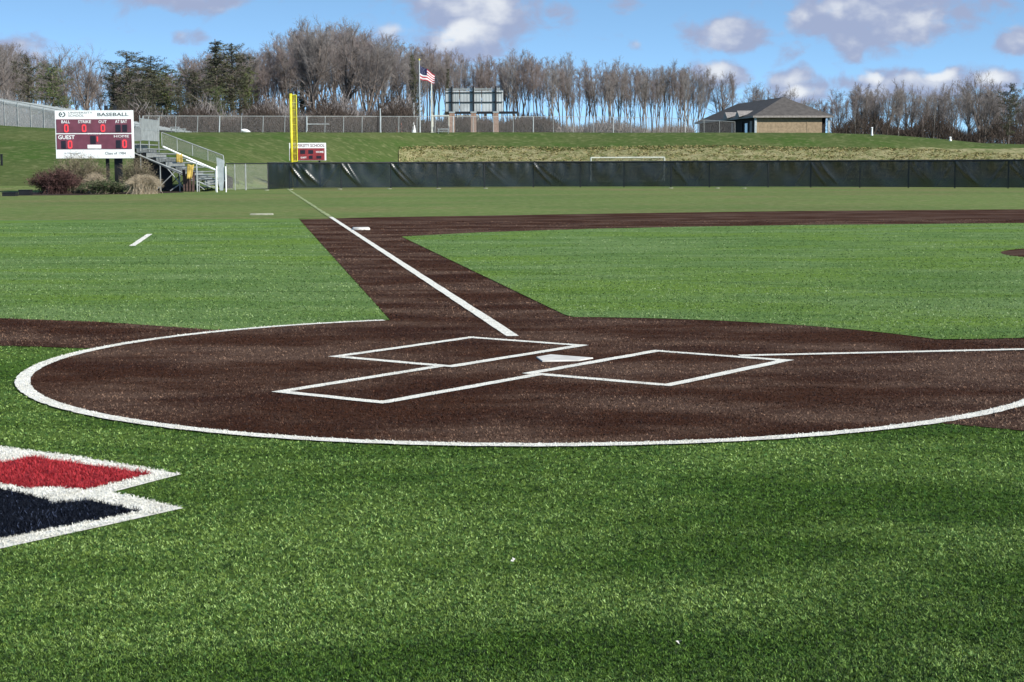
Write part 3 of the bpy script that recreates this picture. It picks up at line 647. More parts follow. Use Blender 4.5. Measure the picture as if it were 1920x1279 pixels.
g = MB(); g.tube((xB(306), .1, zB(275)), (xB(405), .1, zB(320)), .055); g.tube((xB(345), .7, zB(300)), (xB(405), .7, zB(321)), .04); g.build('handrail', WHITEP, root)
g = MB(); g.box((xB(262), LB/2+.4, (zB(222)+zB(262))/2), (.04, LB-.5, zB(222)-zB(262)))
for y in (.4, LB/2, LB): g.tube((xB(262), y, zB(290)), (xB(262), y, zB(216)), .03)
for z in (zB(222), zB(242), zB(262)): g.tube((xB(262), .3, z), (xB(262), LB+.1, z), .03)
g.box((xB(257), .3, (zB(240)+zB(264))/2), (.5, .03, zB(240)-zB(264)))
g.build('back_guard', SILVER, root)
g = MB()
for k in range(4): g.box((xB(388), .1+.1*k, zB(327+8*k)), (xB(403)-xB(370), .26, .045))
g.tube((xB(369), -.05, 0), (xB(369), -.05, zB(305)), .04); g.tube((xB(404), -.05, 0), (xB(404), -.05, zB(318)), .04); g.build('steps', PALE, root)
g = MB(); g.tube((xB(318), .05, .05), (xB(340), .05, zB(343)), .035); g.tube((xB(260), .02, zB(290)), (xB(346), .02, zB(326)), .05); g.build('brace', SILVER, root)
# draped yellow cloths and brown boards
def cloth(pts, nx, nz, name, lab, parent_loc, m, amp=.06):
    (x0, x1, zt), (xb0, xb1, zb_) = pts; g = MB()
    for i in range(nx+1):
        for j in range(nz+1):
            f, t = i/nx, j/nz; x = (x0+(x1-x0)*f)*(1-t)+(xb0+(xb1-xb0)*f)*t; z = zt+(zb_-zt)*t + .03*math.sin(f*7)
            g.v.append((x, -.12-amp*math.sin(f*5+t*2)-.3*amp*math.sin(f*17+t)-.05*t, z))
    for i in range(nx):
        for j in range(nz): k = i*(nz+1)+j; g.f.append((k, k+nz+1, k+nz+2, k+1))
    o = g.build(name, m, None, True); o.location = parent_loc; o.rotation_euler = (0, 0, RZ)
    md = o.modifiers.new('s', 'SOLIDIFY'); md.thickness = .02
    return tag(o, lab, 'cloth')
cloth(((xB(355), xB(367), zB(309)), (xB(354), xB(363), zB(336))), 12, 10, 'yellow_tarp', 'yellow cloth hanging over the low end of the bleacher', ob-F0*.45, YCLOTH, .05)
cloth(((xB(332), xB(343), zB(289)), (xB(333), xB(345), zB(305))), 10, 8, 'yellow_tarp', 'faded yellow cloth draped on the bleacher seats halfway up', ob-F0*.05, YCLOTH, .04)
for k, (u, w_, v0) in enumerate(((347, 5, 318), (353, 5, 326), (359, 4, 330), (365, 4, 322))):
    g = MB(); g.box((0, 0, zB(v0)/2), (w_/sb, .08, zB(v0)), 0, .03*(k-1.5)); o = g.build('timber_board', BOARDM); o.location = ob+R0*xB(u)-F0*(.30+.06*k); o.rotation_euler = (0, 0, RZ)
    tag(o, ['tallest brown board, leftmost of four below the yellow cloth', 'second brown board from the left below the yellow cloth', 'shortest of the four brown boards at the bleacher end', 'rightmost brown board beside the white bleacher post'][k], 'board', 'boards leaning on the bleacher')
# tall pale panel right of bleacher
root = thing('tall_white_panel', 'tall pale blue white panel on posts between bleacher and gate', 'panel', loc_at(414, 94.5), RZ)
sp_ = F_PX/94.5; zp = lambda v: P(414, v, 94.5).z
g = MB(); g.v = [(-8/sp_, 0, zp(295)), (6/sp_, 0, zp(301)), (6/sp_, 0, zp(330)), (3/sp_, 0, .1), (-3/sp_, 0, .1), (-7/sp_, 0, zp(330))]; g.v += [(x, .08, z) for x, y, z in g.v]
g.f = [(0, 5, 4, 3, 2, 1), (6, 7, 8, 9, 10, 11)] + [(k, (k+1) % 6, 6+(k+1) % 6, 6+k) for k in range(6)]; g.build('board', PALE, root)
for u in (-8, 9):
    g = MB(); g.tube((u/sp_, -.05, 0), (u/sp_, -.05, zp(312)), .035); g.build('post', WHITEP, root)

# ------------------------------------------------------------------ grandstand on the left hilltop (end view)
DG = 150.; sg = F_PX/DG; og = loc_at(140, DG); zg = lambda v: P(140, v, DG).z; xg = lambda u: (u-140)/sg
root = thing('hilltop_grandstand', 'long grey grandstand sloping down on the left hilltop', 'grandstand', og, RZ)
n_ = 22; LG = 30
seat = MB(); riser = MB()
for k in range(n_):
    f = k/(n_-1); x = xg(-60+340*f); z = zg(178+64*f)
    seat.box((x, LG/2, z), (.32, LG, .06)); riser.box((x-.3, LG/2, z-.12), (.45, LG, .05))
seat.build('seat_rows', PALE, root); riser.build('foot_boards', SILVER, root)
g = MB(); g.quad((xg(-60), 0, zg(237)), (xg(280), 0, zg(247)), (xg(280), 0, zg(241)), (xg(-60), 0, zg(174)), [(0, 0), (16, 0), (16, 3), (0, 3)]); g.build('side_mesh', wire_mat('dense_mesh', (.42, .43, .42), .05, .32), root)
g = MB(); g.tube((xg(-60), -.03, zg(172)), (xg(280), -.03, zg(238)), .04)
for k in range(15): x = -60+340*k/14; g.tube((xg(x), -.03, zg(248)), (xg(x), -.03, zg(172+66*k/14)), .035)
g.build('side_rail', SILVER, root)

# ------------------------------------------------------------------ crest chain link fence
def crest(u, D_): return TG(u, D_)
FP = [(268, 146), (330, 150), (453, 156), (575, 163), (714, 168), (850, 174), (1000, 180), (1150, 190), (1250, 205), (1320, 228), (1378, 246)]
root = thing('hilltop_fence', 'long grey chain link fence along the top of the grass bank', 'fence')
poly = []; 
for (a, da), (b, db) in zip(FP, FP[1:]):
    k = max(1, round(abs(b-a)/38))
    for i in range(k): poly.append((a+(b-a)*i/k, da+(db-da)*i/k))
poly.append(FP[-1])
cl = MB(); rail = MB(); L0 = 0
def ftop(u, D_): return P(u, interp(u, [(268, 217.5), (1100, 219), (1250, 221), (1378, 228.5)]), D_)
for (a, da), (b, db) in zip(poly, poly[1:]):
    p, q = crest(a, da), crest(b, db); tp, tq = ftop(a, da), ftop(b, db); L = (q-p).length
    cl.quad(p, q, tq, tp, [(L0, 0), (L0+L, 0), (L0+L, 1.6), (L0, 1.6)]); L0 += L; rail.tube(tp, tq, .028, .028, 6)
cl.build('chain_mesh', wire_mat('grey_chain_link', (.24, .23, .22), .07, .09), root); rail.build('top_rail', SILVER, root)
for k, (a, da) in enumerate(poly):
    g = MB(); g.tube(crest(a, da), ftop(a, da), .035 if k % 4 else .055, None, 6); g.build('post', SILVER if k % 4 else PALE, root)
g = MB(); g.tube(ftop(575, 162.7)-Vector((0, 0, .75)), ftop(617, 164.9)-Vector((0, 0, .75)), .03); g.tube(ftop(575, 162.7)-Vector((0, 0, 1.4)), ftop(575, 162.7), .06); g.build('gate_rail', PALE, root)

# ------------------------------------------------------------------ football scoreboard seen from behind, on brick piers
DF = 182.; sf = F_PX/DF; of = loc_at(890, DF); zf = lambda v: P(890, v, DF).z; xf = lambda u: (u-890)/sf; hb = H(of.x, of.y)
root = thing('football_scoreboard', 'back of a large grey scoreboard standing on three brick piers', 'scoreboard', of, RZ)
for (u0, u1) in ((836, 862), (863, 903), (904, 944)):
    g = MB(); g.box((xf((u0+u1)/2), .25, (zf(170)+zf(209))/2), ((u1-u0-.6)/sf, .2, zf(170)-zf(209)))
    for k in range(7): g.box((xf(u0+(u1-u0)*(k+.5)/7), .13, (zf(170)+zf(209))/2), (.04, .03, zf(171)-zf(208)))
    g.build('back_panel', mat('grey_panel', (.42, .45, .45), .6, .3, var=.12, vscale=.6) if u0 == 836 else MATS['grey_panel'], root)
g = MB(); g.box((xf(888), .18, zf(167)), (100/sf, .12, .14))
for u in (846, 868, 890, 912, 936): g.tube((xf(u), .2, zf(170)), (xf(u), .2, zf(164)), .05)
g.build('top_truss', SILVER, root)
g = MB(); g.box((xf(890), .06, zf(173.5)), (106/sf, .06, .07)); g.box((xf(890), .06, zf(191.5)), (106/sf, .06, .09)); g.build('cross_beam', BLACKP, root)
for u in (848.5, 888.5, 930):
    g = MB(); g.box((xf(u), 0, (zf(162)+zf(212))/2), (3/sf, .2, zf(162)-zf(212))); g.build('steel_column', BLACKP, root)
    g = MB(); g.box((xf(u), 0, (zf(211)+hb)/2), (10/sf, .55, zf(211)-hb)); pier = g.build('brick_pier', BRICK, root)
    g = MB(); g.box((0, 0, 0), (11.5/sf, .65, .12)); o = g.build('cap', PALE, pier); o.location = (xf(u), 0, zf(210.5))
g = MB(); g.box((xf(905), -.02, zf(211.5)), (130/sf, .15, .26)); g.build('lower_beam', BLACKP, root)

# flag and poles
DFl = 178.; sfl = F_PX/DFl; ofl = loc_at(788, DFl); zl = lambda v: P(788, v, DFl).z; hfl = H(ofl.x, ofl.y)
root = thing('flagpole', 'pale flagpole carrying the american flag before the wood', 'flagpole', Vector((ofl.x, ofl.y, hfl)), RZ)
g = MB(); g.tube((0, 0, 0), (0, 0, zl(113)-hfl), .09, .05, 10); g.build('pole', PALE, root)
g = MB(); 
for k in range(6):
    a0, a1 = -math.pi/2+math.pi*k/6, -math.pi/2+math.pi*(k+1)/6; g.tube((0, 0, zl(112)-hfl+.1*math.sin(a0)), (0, 0, zl(112)-hfl+.1*math.sin(a1)), max(.01, .1*math.cos(a0)), max(.01, .1*math.cos(a1)), 8)
g.build('finial', YEL, root)
FLR = mat('flag_red', (.50, .04, .06), .7, .2, var=.05); FLW = mat('flag_white', (.80, .80, .78), .7, .2, var=.05); FLB = mat('flag_blue', (.015, .02, .08), .7, .2, var=.05)
nx, nz = 26, 26; g = MB(); me_i = []
WF, HF = 29/sfl, 26/sfl
for i in range(nx+1):
    for j in range(nz+1):
        f, t = i/nx, j/nz
        g.v.append((f*WF*.97, .16*math.sin(f*8+t*2)*f, zl(121)-hfl - t*HF*(1-.35*f) - f*.72*HF - .07*math.sin(f*9)))
for i in range(nx):
    for j in range(nz):
        k = i*(nz+1)+j; g.f.append((k, k+nz+1, k+nz+2, k+1)); me_i.append(2 if (i < nx*.5 and j < 15) else (0 if (j//3) % 2 == 0 else 1))
fl = g.build('american_flag', FLR, None, True); fl.data.materials.append(FLW); fl.data.materials.append(FLB); fl.data.polygons.foreach_set('material_index', me_i)
fl.location = (ofl.x, ofl.y, hfl); fl.rotation_euler = (0, 0, RZ); tag(fl, 'red white and blue american flag blowing from the flagpole', 'flag')
st = MB()
for i in range(6):
    for j in range(5):
        f, t = (i+.5)/6*.40, (j+.5)/5*.5
        x = f*WF*.97; y = .16*math.sin(f*8+t*2)*f-.02; z = zl(121)-hfl-t*HF*(1-.35*f)-f*.72*HF-.07*math.sin(f*9)
        st.poly([(x+.018*math.cos(q*1.2566), y, z+.018*math.sin(q*1.2566)) for q in range(5)])
st.build('stars', FLW, fl)
def pole_thing(name, lab, cat, u, D_, v1, r, m, extra=None):
    p = TG(u, D_); zt = P(u, v1, D_).z
    g = MB(); g.tube(p, (p.x, p.y, zt), r, r*.7, 10); g.tube(p, p+Vector((0, 0, .12)), r*1.2, r*1.2, 10); g.tube((p.x, p.y, zt), (p.x, p.y, zt+.08), r*1.4, r*.5, 10)
    return tag(g.build(name, m), lab, cat)
pole_thing('light_pole', 'thick white pole just right of the flag', 'pole', 810, 180, 150, .10, GOALM)
pole_thing('utility_pole', 'slim grey pole rising left of the flagpole behind the hilltop fence', 'pole', 777, 176, 195, .06, PALE)
pole_thing('wooden_post', 'taller pale post in the hilltop fence between foul pole and flag', 'post', 714, 167.6, 205, .08, PALE)
pole_thing('marker_post', 'white marker post on the right end of the grass ridge', 'post', 1781, 171, 258, .12, WHITEP)
pole_thing('marker_post', 'white marker post on the ridge right of the brick building', 'post', 1634, 171, 240, .10, WHITEP)
# objects on the plateau behind the fence
def goal(name, lab, u0, u1, vt, D_, m, depth=2., zb=None, net=True, r=.06):
    a, b = TG(u0, D_), TG(u1, D_); zt = P((u0+u1)/2, vt, D_).z
    root = thing(name, lab, 'goal', a); b = b-a; ztr = zt-a.z; back = F0*depth
    g = MB(); g.path([(0, 0, 0), (0, 0, ztr), (b.x, b.y, ztr), (b.x, b.y, b.z)], r); g.build('goal_frame', m, root)
    g = MB(); g.path([(0, 0, ztr), tuple(back*.4+Vector((0, 0, ztr))), tuple(back)], r*.6); g.path([(b.x, b.y, ztr), tuple(b*1.+back*.4+Vector((0, 0, ztr-b.z))), tuple(b+back)], r*.6); g.tube(tuple(back), tuple(b+back), r*.6); g.build('back_stay', m, root)
    if net:
        g = MB(); L = b.length; q0, q1 = back*.4+Vector((0, 0, ztr)), b+back*.4+Vector((0, 0, ztr-b.z))
        g.quad(tuple(back), tuple(b+back), tuple(q1), tuple(q0), [(0, 0), (L, 0), (L, 2), (0, 2)]); g.quad((0, 0, ztr), tuple(q0), tuple(q1), (b.x, b.y, ztr), [(0, 0), (0, 1), (L, 1), (L, 0)])
        g.build('net', wire_mat(name+'_net', (.6, .6, .58), .12, .06), root)
    return root
goal('soccer_goal', 'white soccer goal frame standing just beyond the windscreen fence', 1108, 1246, 295.5, 139, GOALM, 1.6, r=.055)
goal('soccer_goal', 'white goal behind the hilltop fence between flag and brick piers', 812, 842, 217, 186, GOALM, 1.6, r=.06)
goal('soccer_goal', 'white goal frame seen between the brick piers of the scoreboard', 858, 897, 217, 192, GOALM, 2.2, r=.06)
goal('lacrosse_goal', 'small orange goal frame behind the fence left of the flagpole', 744, 753, 226, 180, mat('orange_paint', (.5, .16, .10), .6, .3), 1.2, r=.05)
def bench(lab, u0, u1, D_, vt):
    a, b = TG(u0, D_), TG(u1, D_); L = (b-a).length; h = max(.3, P(u0, vt, D_).z-a.z); root = thing('bench', lab, 'bench', (a+b)/2, RZ, 'pale benches along the hilltop')
    g = MB(); g.box((0, 0, h), (L, .3, .05)); g.build('seat', PALE, root)
    g = MB(); g.box((0, -.25, h*.5), (L, .2, .04)); g.build('foot_plank', PALE, root)
    for x in (-L*.4, L*.4): g = MB(); g.box((x, 0, h/2), (.06, .3, h-.05)); g.box((x, 0, .03), (.06, .6, .05)); g.build('leg', SILVER, root)
bench('pale bench left of the brick scoreboard piers', 821, 843, 170, 240); bench('pale bench behind the fence above the bleacher rail, upper of two', 321, 338, 152, 238.5); bench('pale bench on the hilltop right of the bleacher guard, lower of two', 330, 350, 149, 242)
def cone(lab, u0, u1, vt, D_, name, cat, m):
    a, b = TG(u0, D_), TG(u1, D_); c = (a+b)/2; r = (b-a).length/2; h = P((u0+u1)/2, vt, D_).z-c.z; g = MB()
    pts = [(1, 0), (.95, .06), (.62, .1), (.5, .4), (.28, .8), (.16, 1.)]
    for (r0, z0), (r1, z1) in zip(pts, pts[1:]): g.tube(c+Vector((0, 0, h*z0)), c+Vector((0, 0, h*z1)), r*r0, r*r1, 10, False)
    tag(g.build(name, m), lab, cat)
cone('white pointed cover standing left of the flagpole base', 770, 783, 230, 174, 'pointed_cover', 'cover', WHITEP)
p = TG(461, 150); g = MB()
for k in range(8):
    f = k/7; g.tube(p+R0*(-.35+.7*f)+Vector((0, 0, .25-.12*f)), p+R0*(-.35+.7*(k+1)/7)+Vector((0, 0, .25-.12*(k+1)/7)), .18*math.sin(.5+2.2*f), .18*math.sin(.5+2.2*(k+1)/7), 8)
tag(g.build('tarp_roll', WHITEP, None, True), 'small white rolled bundle lying by the hilltop fence left of the foul pole', 'bundle')
p = TG(3, 112); g = MB(); g.box(p+Vector((0, 0, .35)), (.12, .12, .7), RZ); g.box(p+Vector((0, 0, .72)), (.16, .16, .06), RZ)
tag(g.build('hill_post', BLACKP), 'small dark post on the left grass slope', 'post')
for (u0, u1, v0, v1, lab) in ((3, 29, 360.5, 368, 'low black box at the far left edge of the field'), (34, 56, 356, 366.5, 'black box beside the maroon bush')):
    q = G((u0+u1)/2, v1); sc_ = F_PX/((Vector((q.x, q.y, 0))-Vector((CX, CY, 0))).dot(F0)); w_ = (u1-u0)/sc_; h = (v1-v0)/sc_
    root = thing('black_crate', lab, 'crate', q+F0*.3, RZ); g = MB(); g.box((0, 0, h*.45), (w_*.96, .5, h*.86)); g.build('body', BLACKP, root)
    g = MB(); g.box((0, 0, h*.94), (w_, .56, h*.12)); g.build('lid', BLACKP, root)
q = G(88, 363); g = MB(); g.tube((q.x, q.y, 0), (q.x, q.y, .62), .07, .07, 10); g.tube((q.x, q.y, .62), (q.x, q.y, .68), .07, .02, 10)
tag(g.build('bollard', WHITEP), 'short white post in front of the maroon bush', 'post')

# ------------------------------------------------------------------ brick field house
DH = 250.; A = P(1418, 247, DH); Bc = P(1541, 247, DH+1.); zb_ = TG(1480, DH).z; eave = P(1418, 217.5, DH).z; apex = P(1460, 182, DH+6).z
ex = (Bc-A); ex.z = 0; Wd = ex.length; ang_ = math.atan2(ex.y, ex.x)
root = thing('field_house', 'low tan brick building with grey hip roof on the ridge', 'building', (A.x, A.y, zb_), ang_)
ev = eave-zb_; ap = apex-zb_; LN_ = 40.; Wt = Wd+.9
g = MB(); g.quad((0, 0, 0), (Wd, 0, 0), (Wd, 0, ev), (0, 0, ev)); g.quad((Wd, 0, 0), (Wd, LN_, 0), (Wd, LN_, ev), (Wd, 0, ev)); g.quad((Wd, LN_, 0), (0, LN_, 0), (0, LN_, ev), (Wd, LN_, ev))
g.box((Wd/2, .12, ev*.5), (Wd, .2, ev-.02)); g.box((Wd*.775, -.02, ev*.42), (.1, .05, ev*.8)); g.build('brick_wall', TAN, root)
g = MB(); g.box((.1, LN_/2+.3, ev/2), (.2, LN_-.6, ev-.02)); g.build('side_wall', DARKW, root)  # long side turned from the sun, its shade put into the colour
for y in (3, 9, 15, 22, 30):
    FASC = MATS.get('grey_trim') or mat('grey_trim', (.24, .22, .20), .6, .3)
    g = MB(); g.box((-.04, y, ev*.42), (.12, 1.3, ev*.8)); g.build('door', FASC if y in (3, 15) else DARKW, root)
g = MB(); g.box((-.03, 6, ev*.55), (.1, 1.6, ev*.4)); g.build('window', mat('window_glass', (.08, .12, .16), .1, .8), root)
g = MB(); g.box((Wd+.43, 1.2, ev/2), (.85, .2, ev-.03)); g.build('porch_wall', DARKW, root)
ov = .65; r0_, r1_ = 5.2, LN_-5.2; hw = Wt/2
c = [(-ov, -ov, ev), (Wt+ov, -ov, ev), (Wt+ov, LN_+ov, ev), (-ov, LN_+ov, ev)]; R1, R2 = (hw, r0_, ap), (hw, r1_, ap)
g = MB(); g.poly([c[0], c[1], R1]); g.poly([c[1], c[2], R2, R1]); g.poly([c[2], c[3], R2]); g.poly([c[3], c[0], R1, R2]); g.poly([tuple(Vector(q)-Vector((0, 0, .02))) for q in c[::-1]])
roof = g.build('roof', ROOF, root)
g = MB(); fh = .28
for a, b in zip(c, c[1:]+c[:1]):
    a, b = Vector(a), Vector(b); m_c = (a+b)/2; d = (b-a); g.box(m_c-Vector((0, 0, fh/2-.02)), (d.length+.06, .08, fh), math.atan2(d.y, d.x))
g.build('fascia', FASC, root)
for y in (7.5, 15.5):
    g = MB(); zt = ev+1.0; g.poly([(-ov-.5, y-1.6, ev+.02), (-ov-.5, y+1.6, ev+.02), (-ov-.5, y, zt)]); g.poly([(-ov-.5, y-1.6, ev+.02), (-ov-.5, y, zt), (2.2, y, zt)]); g.poly([(-ov-.5, y+1.6, ev+.02), (2.2, y, zt), (-ov-.5, y, zt)])
    g.build('gable', FASC, roof)
for x, y in ((Wt+.1, -.1), (-.15, -.1)):
    g = MB(); g.box((x, y, ev/2), (.3, .3, ev-.03)); g.build('corner_post', PALE, root)

# ------------------------------------------------------------------ vegetation
def segs_mesh(name, S, m, n=3):
    """S: rows p0(3) p1(3) r0 r1 -> n-sided tapered prisms"""
    S = np.array(S, float); p0, p1, r0, r1 = S[:, :3], S[:, 3:6], S[:, 6], S[:, 7]; d = p1-p0; d /= np.linalg.norm(d, axis=1)[:, None]+1e-9
    ref = np.where(abs(d[:, 2:3]) > .9, np.array([[1., 0, 0]]), np.array([[0, 0, 1.]])); a = np.cross(d, ref); a /= np.linalg.norm(a, axis=1)[:, None]; b = np.cross(d, a)
    N = len(S); V = np.zeros((N, 2*n, 3)); Fc = np.zeros((N, n, 4), int)
    for k in range(n):
        t = 2*math.pi*k/n; o = a*math.cos(t)+b*math.sin(t); V[:, k] = p0+o*r0[:, None]; V[:, n+k] = p1+o*r1[:, None]
        Fc[:, k] = np.array([k, (k+1) % n, n+(k+1) % n, n+k])
    Fc += (np.arange(N)*2*n)[:, None, None]
    return arrays_mesh(name, V.reshape(-1, 3), Fc.reshape(-1, 4), m)
def grow(rng, p, d, L, r, nseg, wob, up_=0.):
    """a wobbling branch: returns points, directions, radii"""
    pts = [p.copy()]; ds = [d.copy()]; rs = [r]
    for i in range(nseg):
        d = d + rng.normal(0, wob, 3); d[2] += up_; d /= np.linalg.norm(d); p = p + d*L/nseg; pts.append(p.copy()); ds.append(d.copy()); rs.append(r*(1-.82*(i+1)/nseg))
    return pts, ds, rs
def side(rng, d, ang):
    v = rng.normal(0, 1, 3); v -= v.dot(d)*d; v /= np.linalg.norm(v); return d*math.cos(ang)+v*math.sin(ang)
def bare_tree(seed, Ht=14., kind='forest'):
    rng = np.random.default_rng(seed); trunk = []; twig = []
    def emit(lst, b):
        pts, ds, rs = b
        for i in range(len(pts)-1): lst.append((*pts[i], *pts[i+1], rs[i], rs[i+1]))
    if kind == 'forest': start, nl, lf, ang0, tr, fork = .46, 20, .25, (.28, .68), .14, True
    elif kind == 'spread': start, nl, lf, ang0, tr, fork = .22, 24, .46, (.55, 1.05), .26, True
    else: start, nl, lf, ang0, tr, fork = .12, 22, .34, (.4, .9), .12, True
    main = grow(rng, np.zeros(3), np.array([rng.normal(0, .03), rng.normal(0, .03), 1.]), Ht, tr, 12, .035 if kind == 'forest' else .07, .03)
    stems = [main]
    if fork:
        for _ in range(rng.integers(3, 6) if kind == 'forest' else 4):
            k = rng.integers(3, 8) if kind == 'forest' else rng.integers(3, 6); fa = rng.uniform(.16, .42) if kind == 'forest' else rng.uniform(.25, .5)
            stems.append(grow(rng, main[0][k], side(rng, main[1][k], fa), Ht*(1-k/12)*rng.uniform(.85, 1.02), main[2][k]*.72, 9, .04, .05))
    for b in stems: emit(trunk, b)
    for si, (pts, ds, rs) in enumerate(stems):
        nn_ = nl if si == 0 else int(nl*.55); n = len(pts)-1
        for j in range(nn_):
            f = rng.uniform(start if si == 0 else .25, .99); k = min(n-1, int(f*n)); t = f*n-k; p = pts[k]*(1-t)+pts[k+1]*t; r = max(.02, rs[k]*.42)
            L = Ht*lf*(1.05-.6*f)*rng.uniform(.6, 1.15)*(1 if si == 0 else .75)
            b1 = grow(rng, p, side(rng, ds[k], rng.uniform(*ang0)), L, r, 6, .10, .07); emit(trunk, b1)
            for q in range(8):
                f2 = rng.uniform(.2, 1); k2 = min(5, int(f2*6)); L2 = L*rng.uniform(.28, .5)
                b2 = grow(rng, b1[0][k2], side(rng, b1[1][k2], rng.uniform(.35, .9)), L2, max(.012, b1[2][k2]*.45), 3, .14, .06); emit(twig, b2)
                for w3 in range(7):
                    k3 = rng.integers(0, 4); d3 = side(rng, b2[1][k3], rng.uniform(.3, .9)); p3 = b2[0][k3]; L3 = L2*rng.uniform(.3, .6)
                    twig.append((*p3, *(p3+d3*L3), .009, .005))
    return trunk, twig
def needles(name, centres, rad, per, size, m, rng, flat=.6):
    """needle sprays: many small triangles in drooping clumps"""
    C_ = np.repeat(centres, per, 0); rr = np.repeat(rad, per)
    n = len(C_); o = rng.normal(0, .5, (n, 3))*rr[:, None]; o[:, 2] *= flat; c = C_+o
    a = rng.normal(0, 1, (n, 3)); a[:, 2] *= .5; a /= np.linalg.norm(a, axis=1)[:, None]; b = rng.normal(0, 1, (n, 3)); b /= np.linalg.norm(b, axis=1)[:, None]
    sz = rng.uniform(.5, 1.3, (n, 1))*size; V = np.zeros((n, 3, 3)); V[:, 0] = c-a*sz; V[:, 1] = c+a*sz; V[:, 2] = c+b*sz*.55
    tone = np.repeat(rng.uniform(.6, 1.35, (len(centres), 1))*np.ones((1, 3)), per, 0)*rng.uniform(.75, 1.25, (n, 1))
    return arrays_mesh(name, V.reshape(-1, 3), np.arange(n*3).reshape(-1, 3), m, np.repeat(tone, 3, 0))
def pine_tree(seed, Ht=14., kind='pine', m=None):
    rng = np.random.default_rng(seed); trunk = []; C_, Rr = [], []
    main = grow(rng, np.zeros(3), np.array([0, 0, 1.]), Ht, .2, 12, .015, .02)
    for i in range(12): trunk.append((*main[0][i], *main[0][i+1], main[2][i], main[2][i+1]))
    lv = 34 if kind == 'spruce' else 24
    for k in range(lv):
        f = (.10 if kind == 'spruce' else .22) + (.88 if kind == 'spruce' else .77)*k/lv; z = f*Ht; nb = rng.integers(3, 6)
        if kind == 'spruce': wmax = Ht*.17*(1-f)**.85+.25
        else: wmax = Ht*.24*math.sin(math.pi*min(1, (1.08-f)))**.7*rng.uniform(.55, 1.1)+.3
        for j in range(nb):
            a = rng.uniform(0, 6.283); L = wmax*rng.uniform(.6, 1.15); e = rng.uniform(-.25, .1) if kind == 'spruce' else rng.uniform(-.05, .45)
            d = np.array([math.cos(a)*math.cos(e), math.sin(a)*math.cos(e), math.sin(e)]); p = np.array([main[0][min(11, int(f*12))][0], main[0][min(11, int(f*12))][1], z])
            trunk.append((*p, *(p+d*L), .045, .012))
            nc = max(2, int(L/.38))
            for q in range(nc):
                t = (q+.7)/nc; C_.append(p+d*L*t+rng.normal(0, .12, 3)); Rr.append(.30*(1.15-.4*t)+.12)
    tm = segs_mesh('trunk', trunk, BARK, 5); nm2 = needles('crown', np.array(C_), np.array(Rr), 15, .17, m or NEED, rng)
    return tm, nm2
PROTO = {}
for k in range(9):
    a, b = bare_tree(100+k, 14, 'forest'); PROTO['f%d' % k] = (segs_mesh('trunk', a, BARKP if k % 3 == 0 else BARK, 5), segs_mesh('crown', b, TWIGR if k % 2 else TWIG, 3))
for k in range(3):
    a, b = bare_tree(200+k, 12, 'spread'); PROTO['s%d' % k] = (segs_mesh('trunk', a, BARK, 5), segs_mesh('crown', b, TWIG, 3))
for k in range(3):
    a, b = bare_tree(300+k, 7, 'bushy'); PROTO['b%d' % k] = (segs_mesh('trunk', a, BARK, 4), segs_mesh('crown', b, TWIGR if k == 1 else TWIG, 3))
for k in range(3): PROTO['p%d' % k] = pine_tree(400+k, 14, 'pine', NEEDL if k == 2 else NEED)
for k in range(2): PROTO['c%d' % k] = pine_tree(450+k, 14, 'spruce')
HREF = {'f': 14, 's': 12.5, 'b': 7, 'p': 14, 'c': 14}
def plant(key, name, u, vt, D_, label, cat, group=None, wide=1.):
    p = TG(u, D_); zt = P(u, vt, D_).z; h = max(1.5, zt-p.z); k = h/HREF[key[0]]
    root = thing(name, label, cat, p-Vector((0, 0, .05)), random.uniform(0, 6.28), group); root.scale = (k*wide, k*wide, k)
    for me in PROTO[key]:
        o = bpy.data.objects.new(me.name.split('.')[0], me); COL.objects.link(o); o.parent = root
    return root
TOP = [(-60, 85), (0, 84), (40, 100), (100, 130), (200, 140), (260, 130), (330, 132), (360, 105), (400, 100), (440, 98), (480, 100), (520, 78), (580, 58), (650, 54), (700, 72), (750, 84), (800, 95), (850, 98), (900, 108), (950, 106), (1000, 106), (1060, 116), (1120, 124), (1180, 120), (1240, 130), (1300, 128), (1350, 136), (1385, 150)]
FK = ['f%d' % k for k in range(9)]
SECT = [(-100, 110, 'bare brown tree on the hilltop left of the white scoreboard', 'bare trees above the grandstand'),
        (110, 250, 'bare tree in the wood directly above the white scoreboard', 'bare trees above the scoreboard'),
        (250, 400, 'bare tree in the dense wood behind the bleacher', 'bare trees behind the bleacher'),
        (400, 545, 'bare tree in the brown wood just left of the yellow foul pole', 'bare trees left of the foul pole'),
        (545, 660, 'tall bare tree in the wood just right of the yellow foul pole', 'bare trees right of the foul pole'),
        (660, 775, 'tall bare tree in the wood left of the flagpole', 'bare trees left of the flagpole'),
        (775, 840, 'thin bare tree behind the flag', 'bare trees behind the flag'),
        (840, 950, 'bare tree rising behind the grey scoreboard on brick piers', 'bare trees behind the grey scoreboard'),
        (950, 1110, 'slim bare tree in the row just right of the grey scoreboard', 'bare trees right of the grey scoreboard'),
        (1110, 1260, 'slim bare tree midway between grey scoreboard and brick building', 'bare trees midway to the building'),
        (1260, 1400, 'slim bare tree at the end of the row left of the brick building', 'bare trees left of the building')]
def sect(u):
    for a, b, l, g_ in SECT:
        if a <= u < b: return l, g_
    return SECT[-1][2:]
rr = random.Random(3)
